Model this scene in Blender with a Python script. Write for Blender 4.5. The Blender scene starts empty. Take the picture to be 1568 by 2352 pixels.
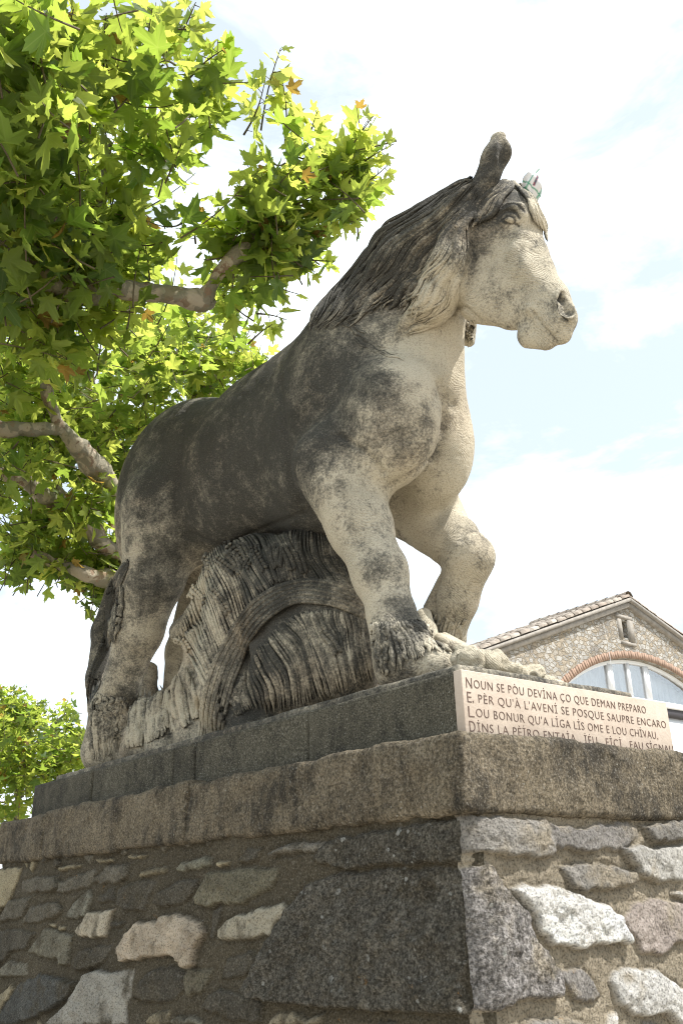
import bpy, numpy as np, math, random
from mathutils import Matrix, Vector
random.seed(7); RNG=np.random.default_rng(11)
R=math.radians
# ------------------------------------------------------------------ camera
CX,CY=784.,1176.
_v1=np.array([-955,2088.]);_v2=np.array([3645,1962.])      # vanishing points of the plinth's long and short sides
FL=math.sqrt(-((_v1-[CX,CY])@(_v2-[CX,CY])))
def _ray(p):
    r=np.array([p[0]-CX,-(p[1]-CY),-FL]); return r/np.linalg.norm(r)
_X=-_ray(_v1);_Y=_ray(_v2);_Z=np.cross(_X,_Y)
RM=np.stack([_X,_Y,_Z])
def wray(px,py):
    r=RM@np.array([px-CX,-(py-CY),-FL]); return r/np.linalg.norm(r)
CAM=-wray(1047,1537)*3.1                                     # world origin: front right top corner of the plinth
GROUND=CAM[2]-1.6
scene=bpy.context.scene
cd=bpy.data.cameras.new('camera'); cam=bpy.data.objects.new('camera',cd); scene.collection.objects.link(cam)
M=Matrix([[*RM[0],CAM[0]],[*RM[1],CAM[1]],[*RM[2],CAM[2]],[0,0,0,1]]); cam.matrix_world=M
cd.sensor_fit='VERTICAL'; cd.sensor_height=24; cd.lens=FL/2352*24; cd.clip_start=.05; cd.clip_end=2000
scene.camera=cam
# ------------------------------------------------------------------ light
SUN=np.array([.43,.27,.86]); SUN/=np.linalg.norm(SUN)        # direction towards the sun
w=bpy.data.worlds.new("World"); scene.world=w; w.use_nodes=True
nt=w.node_tree; nt.nodes.clear()
def N(nt,t,**k):
    n=nt.nodes.new(t)
    for a,b in k.items():
        if a.startswith('i_'): n.inputs[a[2:].replace('_',' ')].default_value=b
        else: setattr(n,a,b)
    return n
sky=N(nt,'ShaderNodeTexSky',sky_type='NISHITA',sun_disc=False)
sky.sun_elevation=math.asin(SUN[2]); sky.sun_rotation=math.atan2(SUN[0],SUN[1]); sky.air_density=1.0; sky.dust_density=2.0; sky.ozone_density=1.0
# thin bright cloud veil over the sky, by direction
tc=N(nt,'ShaderNodeTexCoord'); mp=N(nt,'ShaderNodeMapping'); mp.inputs['Scale'].default_value=(1,1,2.2)
nz=N(nt,'ShaderNodeTexNoise',i_Scale=3.2,i_Detail=9.,i_Roughness=.6,i_Distortion=.3)
cr=N(nt,'ShaderNodeValToRGB'); cr.color_ramp.elements[0].position=.43; cr.color_ramp.elements[0].color=(.44,.44,.44,1); cr.color_ramp.elements[1].position=.62
mx=N(nt,'ShaderNodeMix',data_type='RGBA'); mx.inputs['B'].default_value=(8.8,9.6,10.0,1)
bg=N(nt,'ShaderNodeBackground',i_Strength=.12); wo=N(nt,'ShaderNodeOutputWorld')
l=nt.links.new
l(tc.outputs['Generated'],mp.inputs['Vector']); l(mp.outputs[0],nz.inputs['Vector']); l(nz.outputs[0],cr.inputs[0]); l(cr.outputs[0],mx.inputs['Factor'])
l(sky.outputs[0],mx.inputs['A']); l(mx.outputs['Result'],bg.inputs[0]); l(bg.outputs[0],wo.inputs[0])
sd=bpy.data.lights.new('sun','SUN'); sd.energy=5.; sd.angle=R(.53); sd.color=(1,.965,.91)
so=bpy.data.objects.new('sun',sd); scene.collection.objects.link(so); so.rotation_euler=Vector(SUN).to_track_quat('Z','Y').to_euler()
vs=scene.view_settings; vs.view_transform='Standard'; vs.look='None'; vs.gamma=1; vs.exposure=.58
scene.cycles.max_bounces=8; scene.cycles.diffuse_bounces=5; scene.cycles.transmission_bounces=6; scene.cycles.transparent_max_bounces=8
scene.cycles.use_denoising=True; scene.cycles.filter_width=1.1
def at(px,py,Y):
    r=wray(px,py); return CAM+r*((Y-CAM[1])/r[1])
def atx(px,py,X):
    r=wray(px,py); return CAM+r*((X-CAM[0])/r[0])
def proj(P):
    q=(np.asarray(P,float)-CAM)@RM
    return np.stack([CX-q[...,0]/q[...,2]*FL, CY+q[...,1]/q[...,2]*FL],-1), -q[...,2]
HA=math.radians(18); HN=np.array([-math.sin(HA),math.cos(HA),0.]); H0=np.array([0.,.57,0.])
def hd(px,py,v=0):   # point on plane parallel to the head's sagittal plane
    r=wray(px,py); t=((H0+HN*v-CAM)@HN)/(r@HN); return CAM+r*t
def pxm(P): return np.linalg.norm(np.asarray(P)-CAM)/FL   # metres per unit at a point

# ---- noise ----
def _hash(ix,iy,iz,s):
    h=(ix.astype(np.int64)*73856093)^(iy.astype(np.int64)*19349663)^(iz.astype(np.int64)*83492791)^(s*2654435761)
    h=(h^(h>>13))*1274126177; h=h&0xffffffff; h=(h^(h>>16))*2246822519&0xffffffff; h=h^(h>>13)
    return (h&0xffff)/65535.
def vnoise(P,s=0):
    P=np.asarray(P,float); i=np.floor(P).astype(np.int64); f=P-i; f=f*f*(3-2*f); r=0
    for dx in(0,1):
        wx=f[:,0] if dx else 1-f[:,0]
        for dy in(0,1):
            wy=f[:,1] if dy else 1-f[:,1]
            for dz in(0,1):
                wz=f[:,2] if dz else 1-f[:,2]
                r=r+wx*wy*wz*_hash(i[:,0]+dx,i[:,1]+dy,i[:,2]+dz,s)
    return r*2-1
def fbm(P,sc,o=4,s=0,g=.5):
    P=np.asarray(P,float)*sc; a=1;r=0;t=0
    for k in range(o): r=r+a*vnoise(P*2**k+17.3*k,s+k);t+=a;a*=g
    return r/t

# ---- implicit shapes ----
class Cone:
    def __init__(s,a,ra,b,rb,k=.08,ys=1.,n=(0,1,0),neg=False):
        s.a=np.array(a,float);s.b=np.array(b,float);s.ra,s.rb,s.k,s.ys,s.neg=ra,rb,k,ys,neg
        s.n=np.array(n,float); s.c=(s.a+s.b)/2; s.R=np.linalg.norm(s.a-s.b)/2+max(ra,rb)*max(1,ys)
    def d(s,P):
        if s.ys!=1:  # squeeze along n
            m=1/s.ys
            T=lambda q: q+np.outer((q-s.a)@s.n,s.n)*(m-1) if q.ndim==2 else q+s.n*((q-s.a)@s.n)*(m-1)
            P=T(P); b=T(s.b)
        else: b=s.b
        ab=b-s.a; L2=ab@ab+1e-12; h=np.clip((P-s.a)@ab/L2,0,1)
        d=np.linalg.norm(P-s.a-h[:,None]*ab,axis=1)-(s.ra+(s.rb-s.ra)*h)
        return d*min(1,s.ys)
class Ell:
    def __init__(s,c,r,k=.08,rot=None,neg=False):
        s.c=np.array(c,float);s.r=np.array(r,float);s.k=k;s.neg=neg;s.R=max(r);s.M=np.eye(3) if rot is None else rot
    def d(s,P):
        q=(P-s.c)@s.M.T; k0=np.linalg.norm(q/s.r,axis=1)+1e-9; k1=np.linalg.norm(q/s.r**2,axis=1)+1e-9
        return k0*(k0-1)/k1
def roty(a):  # local axes: rotate about y, a degrees (nose-up positive)
    a=math.radians(a);c,s=math.cos(a),math.sin(a); return np.array([[c,0,s],[0,1,0],[-s,0,c]])
def rotz(a):
    a=math.radians(a);c,s=math.cos(a),math.sin(a); return np.array([[c,s,0],[-s,c,0],[0,0,1]])
def smin(a,b,k):
    h=np.maximum(k-np.abs(a-b),0)/k; return np.minimum(a,b)-h*h*k*.25
def smax(a,b,k): return -smin(-a,-b,k)
def field(prims,P,cull=None):
    d=np.full(len(P),9.)
    for p in prims:
        if cull is not None and np.linalg.norm(p.c-cull[0])>p.R+cull[1]+.2: continue
        e=p.d(P); d=smax(d,-e,p.k) if p.neg else smin(d,e,p.k)
    return d
def grad(F,P,e=.004):
    g=np.stack([F(P+np.eye(3)[i]*e)-F(P-np.eye(3)[i]*e) for i in range(3)],1); return g/(np.linalg.norm(g,axis=1,keepdims=True)+1e-9)
def snap(F,P,off=0.,it=4):
    P=np.array(P,float)
    for _ in range(it): P=P-grad(F,P)*(F(P)-off)[:,None]*.9
    return P
def hit(F,px,py,t0=2.,t1=9.):
    o=CAM;r=wray(px,py); ts=np.arange(t0,t1,.02); v=F(o+ts[:,None]*r); i=np.where(v<0)[0]
    if len(i)==0: return None
    a,b=ts[i[0]-1],ts[i[0]]
    for _ in range(12):
        m=(a+b)/2
        if F((o+m*r)[None])[0]<0:b=m
        else:a=m
    return o+b*r

def surface_nets(prims,lo,hi,h,B=24):
    lo=np.array(lo,float);n=np.ceil((np.array(hi)-lo)/h/B).astype(int)*B
    S=np.full(n+1,1.,np.float32)
    g=np.arange(B+1)
    gx,gy,gz=np.meshgrid(g,g,g,indexing='ij');G=np.stack([gx,gy,gz],-1).reshape(-1,3)*h
    br=B*h*.87
    for i in range(0,n[0],B):
        for j in range(0,n[1],B):
            for k in range(0,n[2],B):
                o=lo+np.array([i,j,k])*h; c=o+B*h/2
                dc=field(prims,c[None],(c,0.))[0]
                sub=(slice(i,i+B+1),slice(j,j+B+1),slice(k,k+B+1))
                if abs(dc)>br*2.2+.03: S[sub]=np.where(S[sub]==1.,dc,S[sub]); continue
                S[sub]=field(prims,G+o,(c,br)).reshape(B+1,B+1,B+1)
    return nets(S,lo,h)
def nets(S,lo,h):
    s=S<0
    e=[]
    corners=[(a,b,c) for a in(0,1) for b in(0,1) for c in(0,1)]
    N=np.array(S.shape)-1
    cnt=sum(s[a:N[0]+a,b:N[1]+b,c:N[2]+c].astype(np.int8) for a,b,c in corners)
    cell=np.argwhere((cnt>0)&(cnt<8)); idx=np.full(tuple(N),-1,np.int64); idx[tuple(cell.T)]=np.arange(len(cell))
    acc=np.zeros((len(cell),3));w=np.zeros(len(cell))
    for p in corners:
        for ax in range(3):
            if p[ax]==0:
                q=list(p);q[ax]=1
                v0=S[cell[:,0]+p[0],cell[:,1]+p[1],cell[:,2]+p[2]];v1=S[cell[:,0]+q[0],cell[:,1]+q[1],cell[:,2]+q[2]]
                m=(v0<0)!=(v1<0); t=np.where(m,v0/(v0-v1+1e-20),0)
                pt=np.array(p,float)[None]+np.zeros((len(cell),3)); pt[:,ax]=t
                acc+=pt*m[:,None];w+=m
    V=lo+(cell+acc/w[:,None])*h
    F=[]
    for ax in range(3):
        u,v=(ax+1)%3,(ax+2)%3
        sl0=[slice(None)]*3;sl1=[slice(None)]*3;sl0[ax]=slice(0,-1);sl1[ax]=slice(1,None)
        ch=s[tuple(sl0)]!=s[tuple(sl1)]
        E=np.argwhere(ch); E=E[(E[:,u]>0)&(E[:,v]>0)&(E[:,u]<N[u])&(E[:,v]<N[v])]
        st=s[tuple(E.T)]
        def ce(du,dv):
            q=E.copy();q[:,u]-=du;q[:,v]-=dv; return idx[tuple(q.T)]
        f=np.stack([ce(1,1),ce(0,1),ce(0,0),ce(1,0)],1)
        f[~st]=f[~st][:,::-1]; F.append(f)
    F=np.concatenate(F); F=F[(F>=0).all(1)]
    return V,F
# ------------------------------------------------------------------ helpers: objects
def link(o,parent=None):
    scene.collection.objects.link(o)
    if parent is not None: o.parent=parent
    return o
def mesh(name,V,F,mat=None,parent=None,smooth=True,attrs=None,loc=None,mats=None,mi=None):
    """one mesh object from arrays; F may be a list of face arrays with different side counts"""
    me=bpy.data.meshes.new(name); V=np.asarray(V,np.float32)
    if isinstance(F,np.ndarray): F=[F]
    F=[np.asarray(f,np.int32) for f in F if len(f)]
    me.vertices.add(len(V)); me.vertices.foreach_set('co',V.ravel())
    nl=sum(f.size for f in F); npoly=sum(len(f) for f in F)
    me.loops.add(nl); me.loops.foreach_set('vertex_index',np.concatenate([f.ravel() for f in F]))
    st=[];c=0
    for f in F: st.append(c+np.arange(len(f))*f.shape[1]); c+=f.size
    me.polygons.add(npoly); me.polygons.foreach_set('loop_start',np.concatenate(st).astype(np.int32))
    if smooth is not False: me.polygons.foreach_set('use_smooth',np.ones(npoly,bool))
    if mats: 
        for m in mats: me.materials.append(m)
        me.polygons.foreach_set('material_index',np.asarray(mi,np.int32))
    elif mat: me.materials.append(mat)
    for k,v in (attrs or {}).items():
        v=np.asarray(v,np.float32)
        if v.ndim==1: a=me.attributes.new(k,'FLOAT','POINT'); a.data.foreach_set('value',v)
        else: a=me.attributes.new(k,'FLOAT_COLOR','POINT'); a.data.foreach_set('color',np.concatenate([v,np.ones((len(v),1))],1).astype(np.float32).ravel())
    me.update(calc_edges=True); me.validate()
    return link(bpy.data.objects.new(name,me),parent)
def empty(name,loc=(0,0,0),parent=None):
    o=bpy.data.objects.new(name,None); o.empty_display_size=.2; o.location=loc; return link(o,parent)
def tag(o,label=None,cat=None,group=None,kind=None):
    for k,v in (('label',label),('category',cat),('group',group),('kind',kind)):
        if v: o[k]=v
    return o
class MB:   # collects pieces into one mesh
    def __init__(s): s.V=[];s.F={};s.n=0;s.A=[]
    def add(s,V,F,a=0.):
        V=np.asarray(V,float)
        for f in (F if isinstance(F,list) else [F]):
            f=np.asarray(f); s.F.setdefault(f.shape[1],[]).append(f+s.n)
        s.V.append(V); s.n+=len(V); s.A.append(np.full(len(V),a) if np.isscalar(a) else np.asarray(a)); return s
    def build(s,name,mat,parent=None,smooth=False,attr=None,**k):
        return mesh(name,np.concatenate(s.V),[np.concatenate(f) for f in s.F.values()],mat,parent,smooth,{attr:np.concatenate(s.A)} if attr else None,**k)
def box(lo,hi,bev=0):
    a=np.array(lo,float);b=np.array(hi,float)
    V=np.array([[x,y,z] for z in (a[2],b[2]) for y in (a[1],b[1]) for x in (a[0],b[0])])
    F=np.array([[0,2,3,1],[4,5,7,6],[0,1,5,4],[2,6,7,3],[0,4,6,2],[1,3,7,5]]); return V,F
def tubes(paths,radii,sides=6,flat=1.,up=None):
    """paths: list of (n,3); radii: list of (n,) ; returns V,F"""
    V=[];F=[];o=0
    for P,r in zip(paths,radii):
        P=np.asarray(P,float);n=len(P); T=np.gradient(P,axis=0); T/=np.linalg.norm(T,axis=1,keepdims=True)+1e-9
        a=np.cross(T,(0.13,.05,.99)); bad=np.linalg.norm(a,axis=1)<.15; a[bad]=np.cross(T[bad],(1,.1,0)); a/=np.linalg.norm(a,axis=1,keepdims=True)+1e-9; b=np.cross(T,a)
        th=np.arange(sides)/sides*2*np.pi
        ring=P[:,None]+(a[:,None]*np.cos(th)[None,:,None]+b[:,None]*np.sin(th)[None,:,None])*np.asarray(r)[:,None,None]
        V.append(ring.reshape(-1,3)); i=np.arange(n-1)[:,None]*sides; j=np.arange(sides)[None]; k=(j+1)%sides
        F.append(np.stack([i+j,i+k,i+sides+k,i+sides+j],-1).reshape(-1,4)+o); o+=n*sides
    return np.concatenate(V),np.concatenate(F)
def spline(pts,n):
    P=np.asarray(pts,float); m=len(P)
    if m==2: t=np.linspace(0,1,n)[:,None]; return P[0]*(1-t)+P[1]*t
    Q=np.concatenate([[2*P[0]-P[1]],P,[2*P[-1]-P[-2]]]); t=np.linspace(0,m-1-1e-9,n); i=t.astype(int); f=(t-i)[:,None]
    a,b,c,d=Q[i],Q[i+1],Q[i+2],Q[i+3]
    return .5*((2*b)+(c-a)*f+(2*a-5*b+4*c-d)*f*f+(-a+3*b-3*c+d)*f**3)
# ------------------------------------------------------------------ helpers: materials
def newmat(name):
    m=bpy.data.materials.new(name); m.use_nodes=True; t=m.node_tree; t.nodes.clear()
    b=N(t,'ShaderNodeBsdfPrincipled'); o=N(t,'ShaderNodeOutputMaterial'); t.links.new(b.outputs[0],o.inputs[0]); return m,t,b,o
def noise(t,sc,det=5,rough=.6,dist=0,vec=None,w=None):
    n=N(t,'ShaderNodeTexNoise',i_Scale=sc,i_Detail=det,i_Roughness=rough,i_Distortion=dist)
    if vec is None: vec=N(t,'ShaderNodeTexCoord').outputs['Object']
    t.links.new(vec,n.inputs['Vector']); return n.outputs[0]
def math_(t,op,a,b=None,c=None,clamp=False):
    n=N(t,'ShaderNodeMath',operation=op,use_clamp=clamp)
    for i,v in enumerate((a,b,c)):
        if v is None: continue
        if isinstance(v,(int,float)): n.inputs[i].default_value=v
        else: t.links.new(v,n.inputs[i])
    return n.outputs[0]
def smooth(t,v,a,b,lo=0.,hi=1.):
    n=N(t,'ShaderNodeMapRange',interpolation_type='SMOOTHSTEP'); n.inputs[1].default_value=a;n.inputs[2].default_value=b;n.inputs[3].default_value=lo;n.inputs[4].default_value=hi
    t.links.new(v,n.inputs[0]); return n.outputs[0]
def mix(t,f,a,b,mode='MIX'):
    n=N(t,'ShaderNodeMix',data_type='RGBA',blend_type=mode)
    for s,v in (('Factor',f),('A',a),('B',b)):
        if isinstance(v,tuple): n.inputs[s].default_value=(*v,1) if len(v)==3 else v
        elif isinstance(v,(int,float)): n.inputs[s].default_value=v
        else: t.links.new(v,n.inputs[s])
    return n.outputs['Result']
def attr(t,name,col=False):
    a=N(t,'ShaderNodeAttribute',attribute_name=name); return a.outputs['Color' if col else 'Fac']
def bump(t,b,h,dist=.01,strength=1.):
    n=N(t,'ShaderNodeBump',i_Strength=strength,i_Distance=dist); t.links.new(h,n.inputs['Height']); t.links.new(n.outputs[0],b.inputs['Normal']); return n
def simple(name,col,rough=.8,var=.25,sc=8.,bd=.004,col2=None):
    m,t,b,o=newmat(name); n=noise(t,sc,6,.65); f=smooth(t,n,.3,.7)
    c2=col2 or tuple(c*(1-var) for c in col)
    t.links.new(mix(t,f,c2,col),b.inputs['Base Color']); b.inputs['Roughness'].default_value=rough
    if bd: bump(t,b,noise(t,sc*6,5),bd)
    return m
def add(t,a,b): return math_(t,'ADD',a,b)
def mul(t,a,b): return math_(t,'MULTIPLY',a,b)
def grit(t,c,co,sc,amt):   # sand-grain variation of the stone's own colour
    n=noise(t,sc,2,.6,0,co); d=mix(t,smooth(t,n,.50,.34,0.,amt),c,mix(t,.75,c,(.01,.01,.008))); return mix(t,smooth(t,n,.54,.70,0.,amt*.45),d,mix(t,.5,d,(.62,.58,.50)))
# statue limestone: pale stone under a dark patina with painted crease shade, both carried by the attribute "stain"
def statue_mat(name,light=(.48,.43,.33),mid=(.195,.178,.142),dark=(.052,.050,.043),chisel=1.,bias=0.):
    m,t,b,o=newmat(name); co=N(t,'ShaderNodeTexCoord').outputs['Object']
    st=attr(t,'stain_shade')
    n1=noise(t,3.2,8,.68,.4,co); n2=noise(t,14,8,.75,.2,co); n3=noise(t,90,3,.6,0,co)
    v=add(t,st,mul(t,math_(t,'SUBTRACT',n1,.5),1.5)); v=add(t,v,mul(t,math_(t,'SUBTRACT',n2,.5),1.6)); v=add(t,v,mul(t,math_(t,'SUBTRACT',n3,.5),1.0)); mps=N(t,'ShaderNodeMapping'); mps.inputs['Scale'].default_value=(10,10,3.); t.links.new(co,mps.inputs[0]); v=add(t,v,mul(t,math_(t,'SUBTRACT',noise(t,1.,5,.6,.2,mps.outputs[0]),.5),.5)); v=add(t,v,bias)
    f1=smooth(t,v,.10,.66); f2=smooth(t,v,.42,1.05)
    c=mix(t,f1,light,mid); c=mix(t,f2,c,dark)
    warm=smooth(t,noise(t,1.6,4,.5,0,co),.45,.7); c=mix(t,mul(t,warm,.4),c,mix(t,f2,(.40,.31,.21),(.045,.038,.029)))
    v2=N(t,'ShaderNodeTexVoronoi',feature='F1',i_Scale=55.); t.links.new(co,v2.inputs['Vector']); spot=smooth(t,v2.outputs['Distance'],.16,.05)
    gate=smooth(t,noise(t,9,3,.5,0,co),.56,.66); c=mix(t,mul(t,mul(t,spot,gate),.55),c,(.34,.33,.30))
    # tool marks: short rows of fine parallel strokes whose direction wanders
    mp=N(t,'ShaderNodeMapping'); t.links.new(co,mp.inputs[0]); mp.inputs['Rotation'].default_value=(.3,.5,.4)
    nv=N(t,'ShaderNodeTexNoise',i_Scale=2.5,i_Detail=2.); t.links.new(co,nv.inputs['Vector'])
    ad=N(t,'ShaderNodeVectorMath',operation='MULTIPLY_ADD'); ad.inputs[1].default_value=(.55,.55,.55); t.links.new(nv.outputs[1],ad.inputs[0]); t.links.new(mp.outputs[0],ad.inputs[2])
    wv=N(t,'ShaderNodeTexWave',wave_type='BANDS',bands_direction='DIAGONAL',i_Scale=34.,i_Distortion=4.,i_Detail=2.,i_Detail_Scale=3.); t.links.new(ad.outputs[0],wv.inputs['Vector'])
    c=grit(t,c,co,170.,.42)
    if chisel: c=mix(t,mul(t,mul(t,smooth(t,wv.outputs['Fac'],.55,.15),smooth(t,noise(t,5,3,.5,0,co),.42,.58)),.18),c,mix(t,.6,c,(.02,.019,.016)))  # shade in the stroke grooves put into the colour
    t.links.new(c,b.inputs['Base Color']); b.inputs['Roughness'].default_value=.88; b.inputs['Specular IOR Level'].default_value=.25
    h=add(t,mul(t,mul(t,wv.outputs['Fac'],smooth(t,noise(t,5,3,.5,0,co),.4,.6)),.18*chisel),mul(t,noise(t,30,8,.7,0,co),.9)); h=add(t,h,mul(t,n3,.35))
    bump(t,b,h,.013,1.); return m
M_STAT=statue_mat('weathered_limestone')
M_HAIR=statue_mat('weathered_carved_hair',chisel=0)
# coping, plinth, wall
def block_mat(name,light,mid,dark,bias=0.,bd=.012,sc=1.,col=None,spots=.5,scol=(.42,.42,.38)):
    m,t,b,o=newmat(name); co=N(t,'ShaderNodeTexCoord').outputs['Object']
    n1=noise(t,2.2*sc,8,.7,.5,co); n2=noise(t,12*sc,8,.75,.2,co); n3=noise(t,75*sc,4,.65,0,co)
    mps=N(t,'ShaderNodeMapping'); mps.inputs['Scale'].default_value=(11,11,1.6); t.links.new(co,mps.inputs[0]); v=add(t,add(t,mul(t,n1,.35),mul(t,n2,.25)),add(t,mul(t,noise(t,1.,5,.65,.2,mps.outputs[0]),.20),add(t,mul(t,noise(t,.9,4,.6,.6,co),.20),bias))); f=smooth(t,v,.43,.53)
    c=mix(t,f,dark,mid); c=mix(t,smooth(t,v,.52,.72),c,light)
    c=mix(t,smooth(t,n3,.42,.60,0.,.85),c,mix(t,.5,c,(0.02,.018,.014)))
    v2=N(t,'ShaderNodeTexVoronoi',feature='F1',i_Scale=42.*sc); t.links.new(co,v2.inputs['Vector']); spot=smooth(t,v2.outputs['Distance'],.2,.08)
    gate=smooth(t,noise(t,7*sc,3,.5,0,co),.5,.62); c=mix(t,mul(t,mul(t,spot,gate),spots),c,scol)
    c=grit(t,c,co,120.*sc,.75); t.links.new(c,b.inputs['Base Color']); b.inputs['Roughness'].default_value=.92; b.inputs['Specular IOR Level'].default_value=.2
    h=add(t,mul(t,noise(t,55*sc,7,.72,0,co),1.),mul(t,noise(t,11*sc,5,.6,0,co),1.2)); bump(t,b,h,bd,1.); return m
M_COPE=block_mat('brown_gritty_stone',(.48,.40,.275),(.185,.152,.105),(.050,.042,.031),-.005,.014)
M_PLINTH=block_mat('dark_sooty_stone',(.24,.22,.165),(.10,.092,.068),(.042,.039,.030),-.01,.006,1.3)
# rubble wall: colours carried by the mesh (mortar, stone tones; side face darkened by weather and painted shade)
m,t,b,o=newmat('rubble_and_mortar'); co=N(t,'ShaderNodeTexCoord').outputs['Object']
c=attr(t,'tone',True); rg=attr(t,'rough')
n1=noise(t,18,8,.75,.2,co); n2=noise(t,70,5,.7,0,co)
li0=attr(t,'lichen'); c=mix(t,mul(t,smooth(t,n1,.58,.40),add(t,mul(t,li0,1.1),.14)),c,mix(t,.45,c,(.03,.025,.018))); li=attr(t,'lichen'); c=mix(t,mul(t,smooth(t,n2,.60,.40),add(t,mul(t,li,.55),.12)),c,(.02,.017,.012))
v2=N(t,'ShaderNodeTexVoronoi',feature='SMOOTH_F1',i_Scale=26.); t.links.new(co,v2.inputs['Vector']); spot=math_(t,'MAXIMUM',smooth(t,add(t,v2.outputs['Distance'],mul(t,noise(t,60,3,.6,0,co),.35)),.36,.27),mul(t,smooth(t,noise(t,38,6,.75,0,co),.57,.66),.6))
gate=smooth(t,noise(t,6,3,.5,0,co),.47,.6); c=mix(t,mul(t,mul(t,spot,gate),mul(t,attr(t,'lichen'),.8)),c,(.40,.40,.37))
og=smooth(t,noise(t,11,6,.7,0,co),.68,.73); c=mix(t,mul(t,og,.6),c,(.38,.20,.06))
c=grit(t,c,co,130.,.7); t.links.new(c,b.inputs['Base Color']); b.inputs['Roughness'].default_value=.93; b.inputs['Specular IOR Level'].default_value=.2
h=add(t,mul(t,noise(t,60,8,.72,0,co),1.1),mul(t,noise(t,16,6,.65,.3,co),1.3)); bump(t,b,h,.022,1.); M_RUB=m
# plaque
m,t,b,o=newmat('cream_marble'); n1=noise(t,6,8,.7,.6); c=mix(t,smooth(t,n1,.35,.7),(.40,.325,.26),(.48,.40,.325)); c=mix(t,smooth(t,noise(t,30,5,.7),.6,.75,0,.5),c,(.42,.28,.18))
t.links.new(c,b.inputs['Base Color']); b.inputs['Roughness'].default_value=.55; bump(t,b,noise(t,60,4),.002); M_PLAQ=m
M_LET=simple('engraved_brown_paint',(.13,.08,.06),.7,.5,40.,0)
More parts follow.
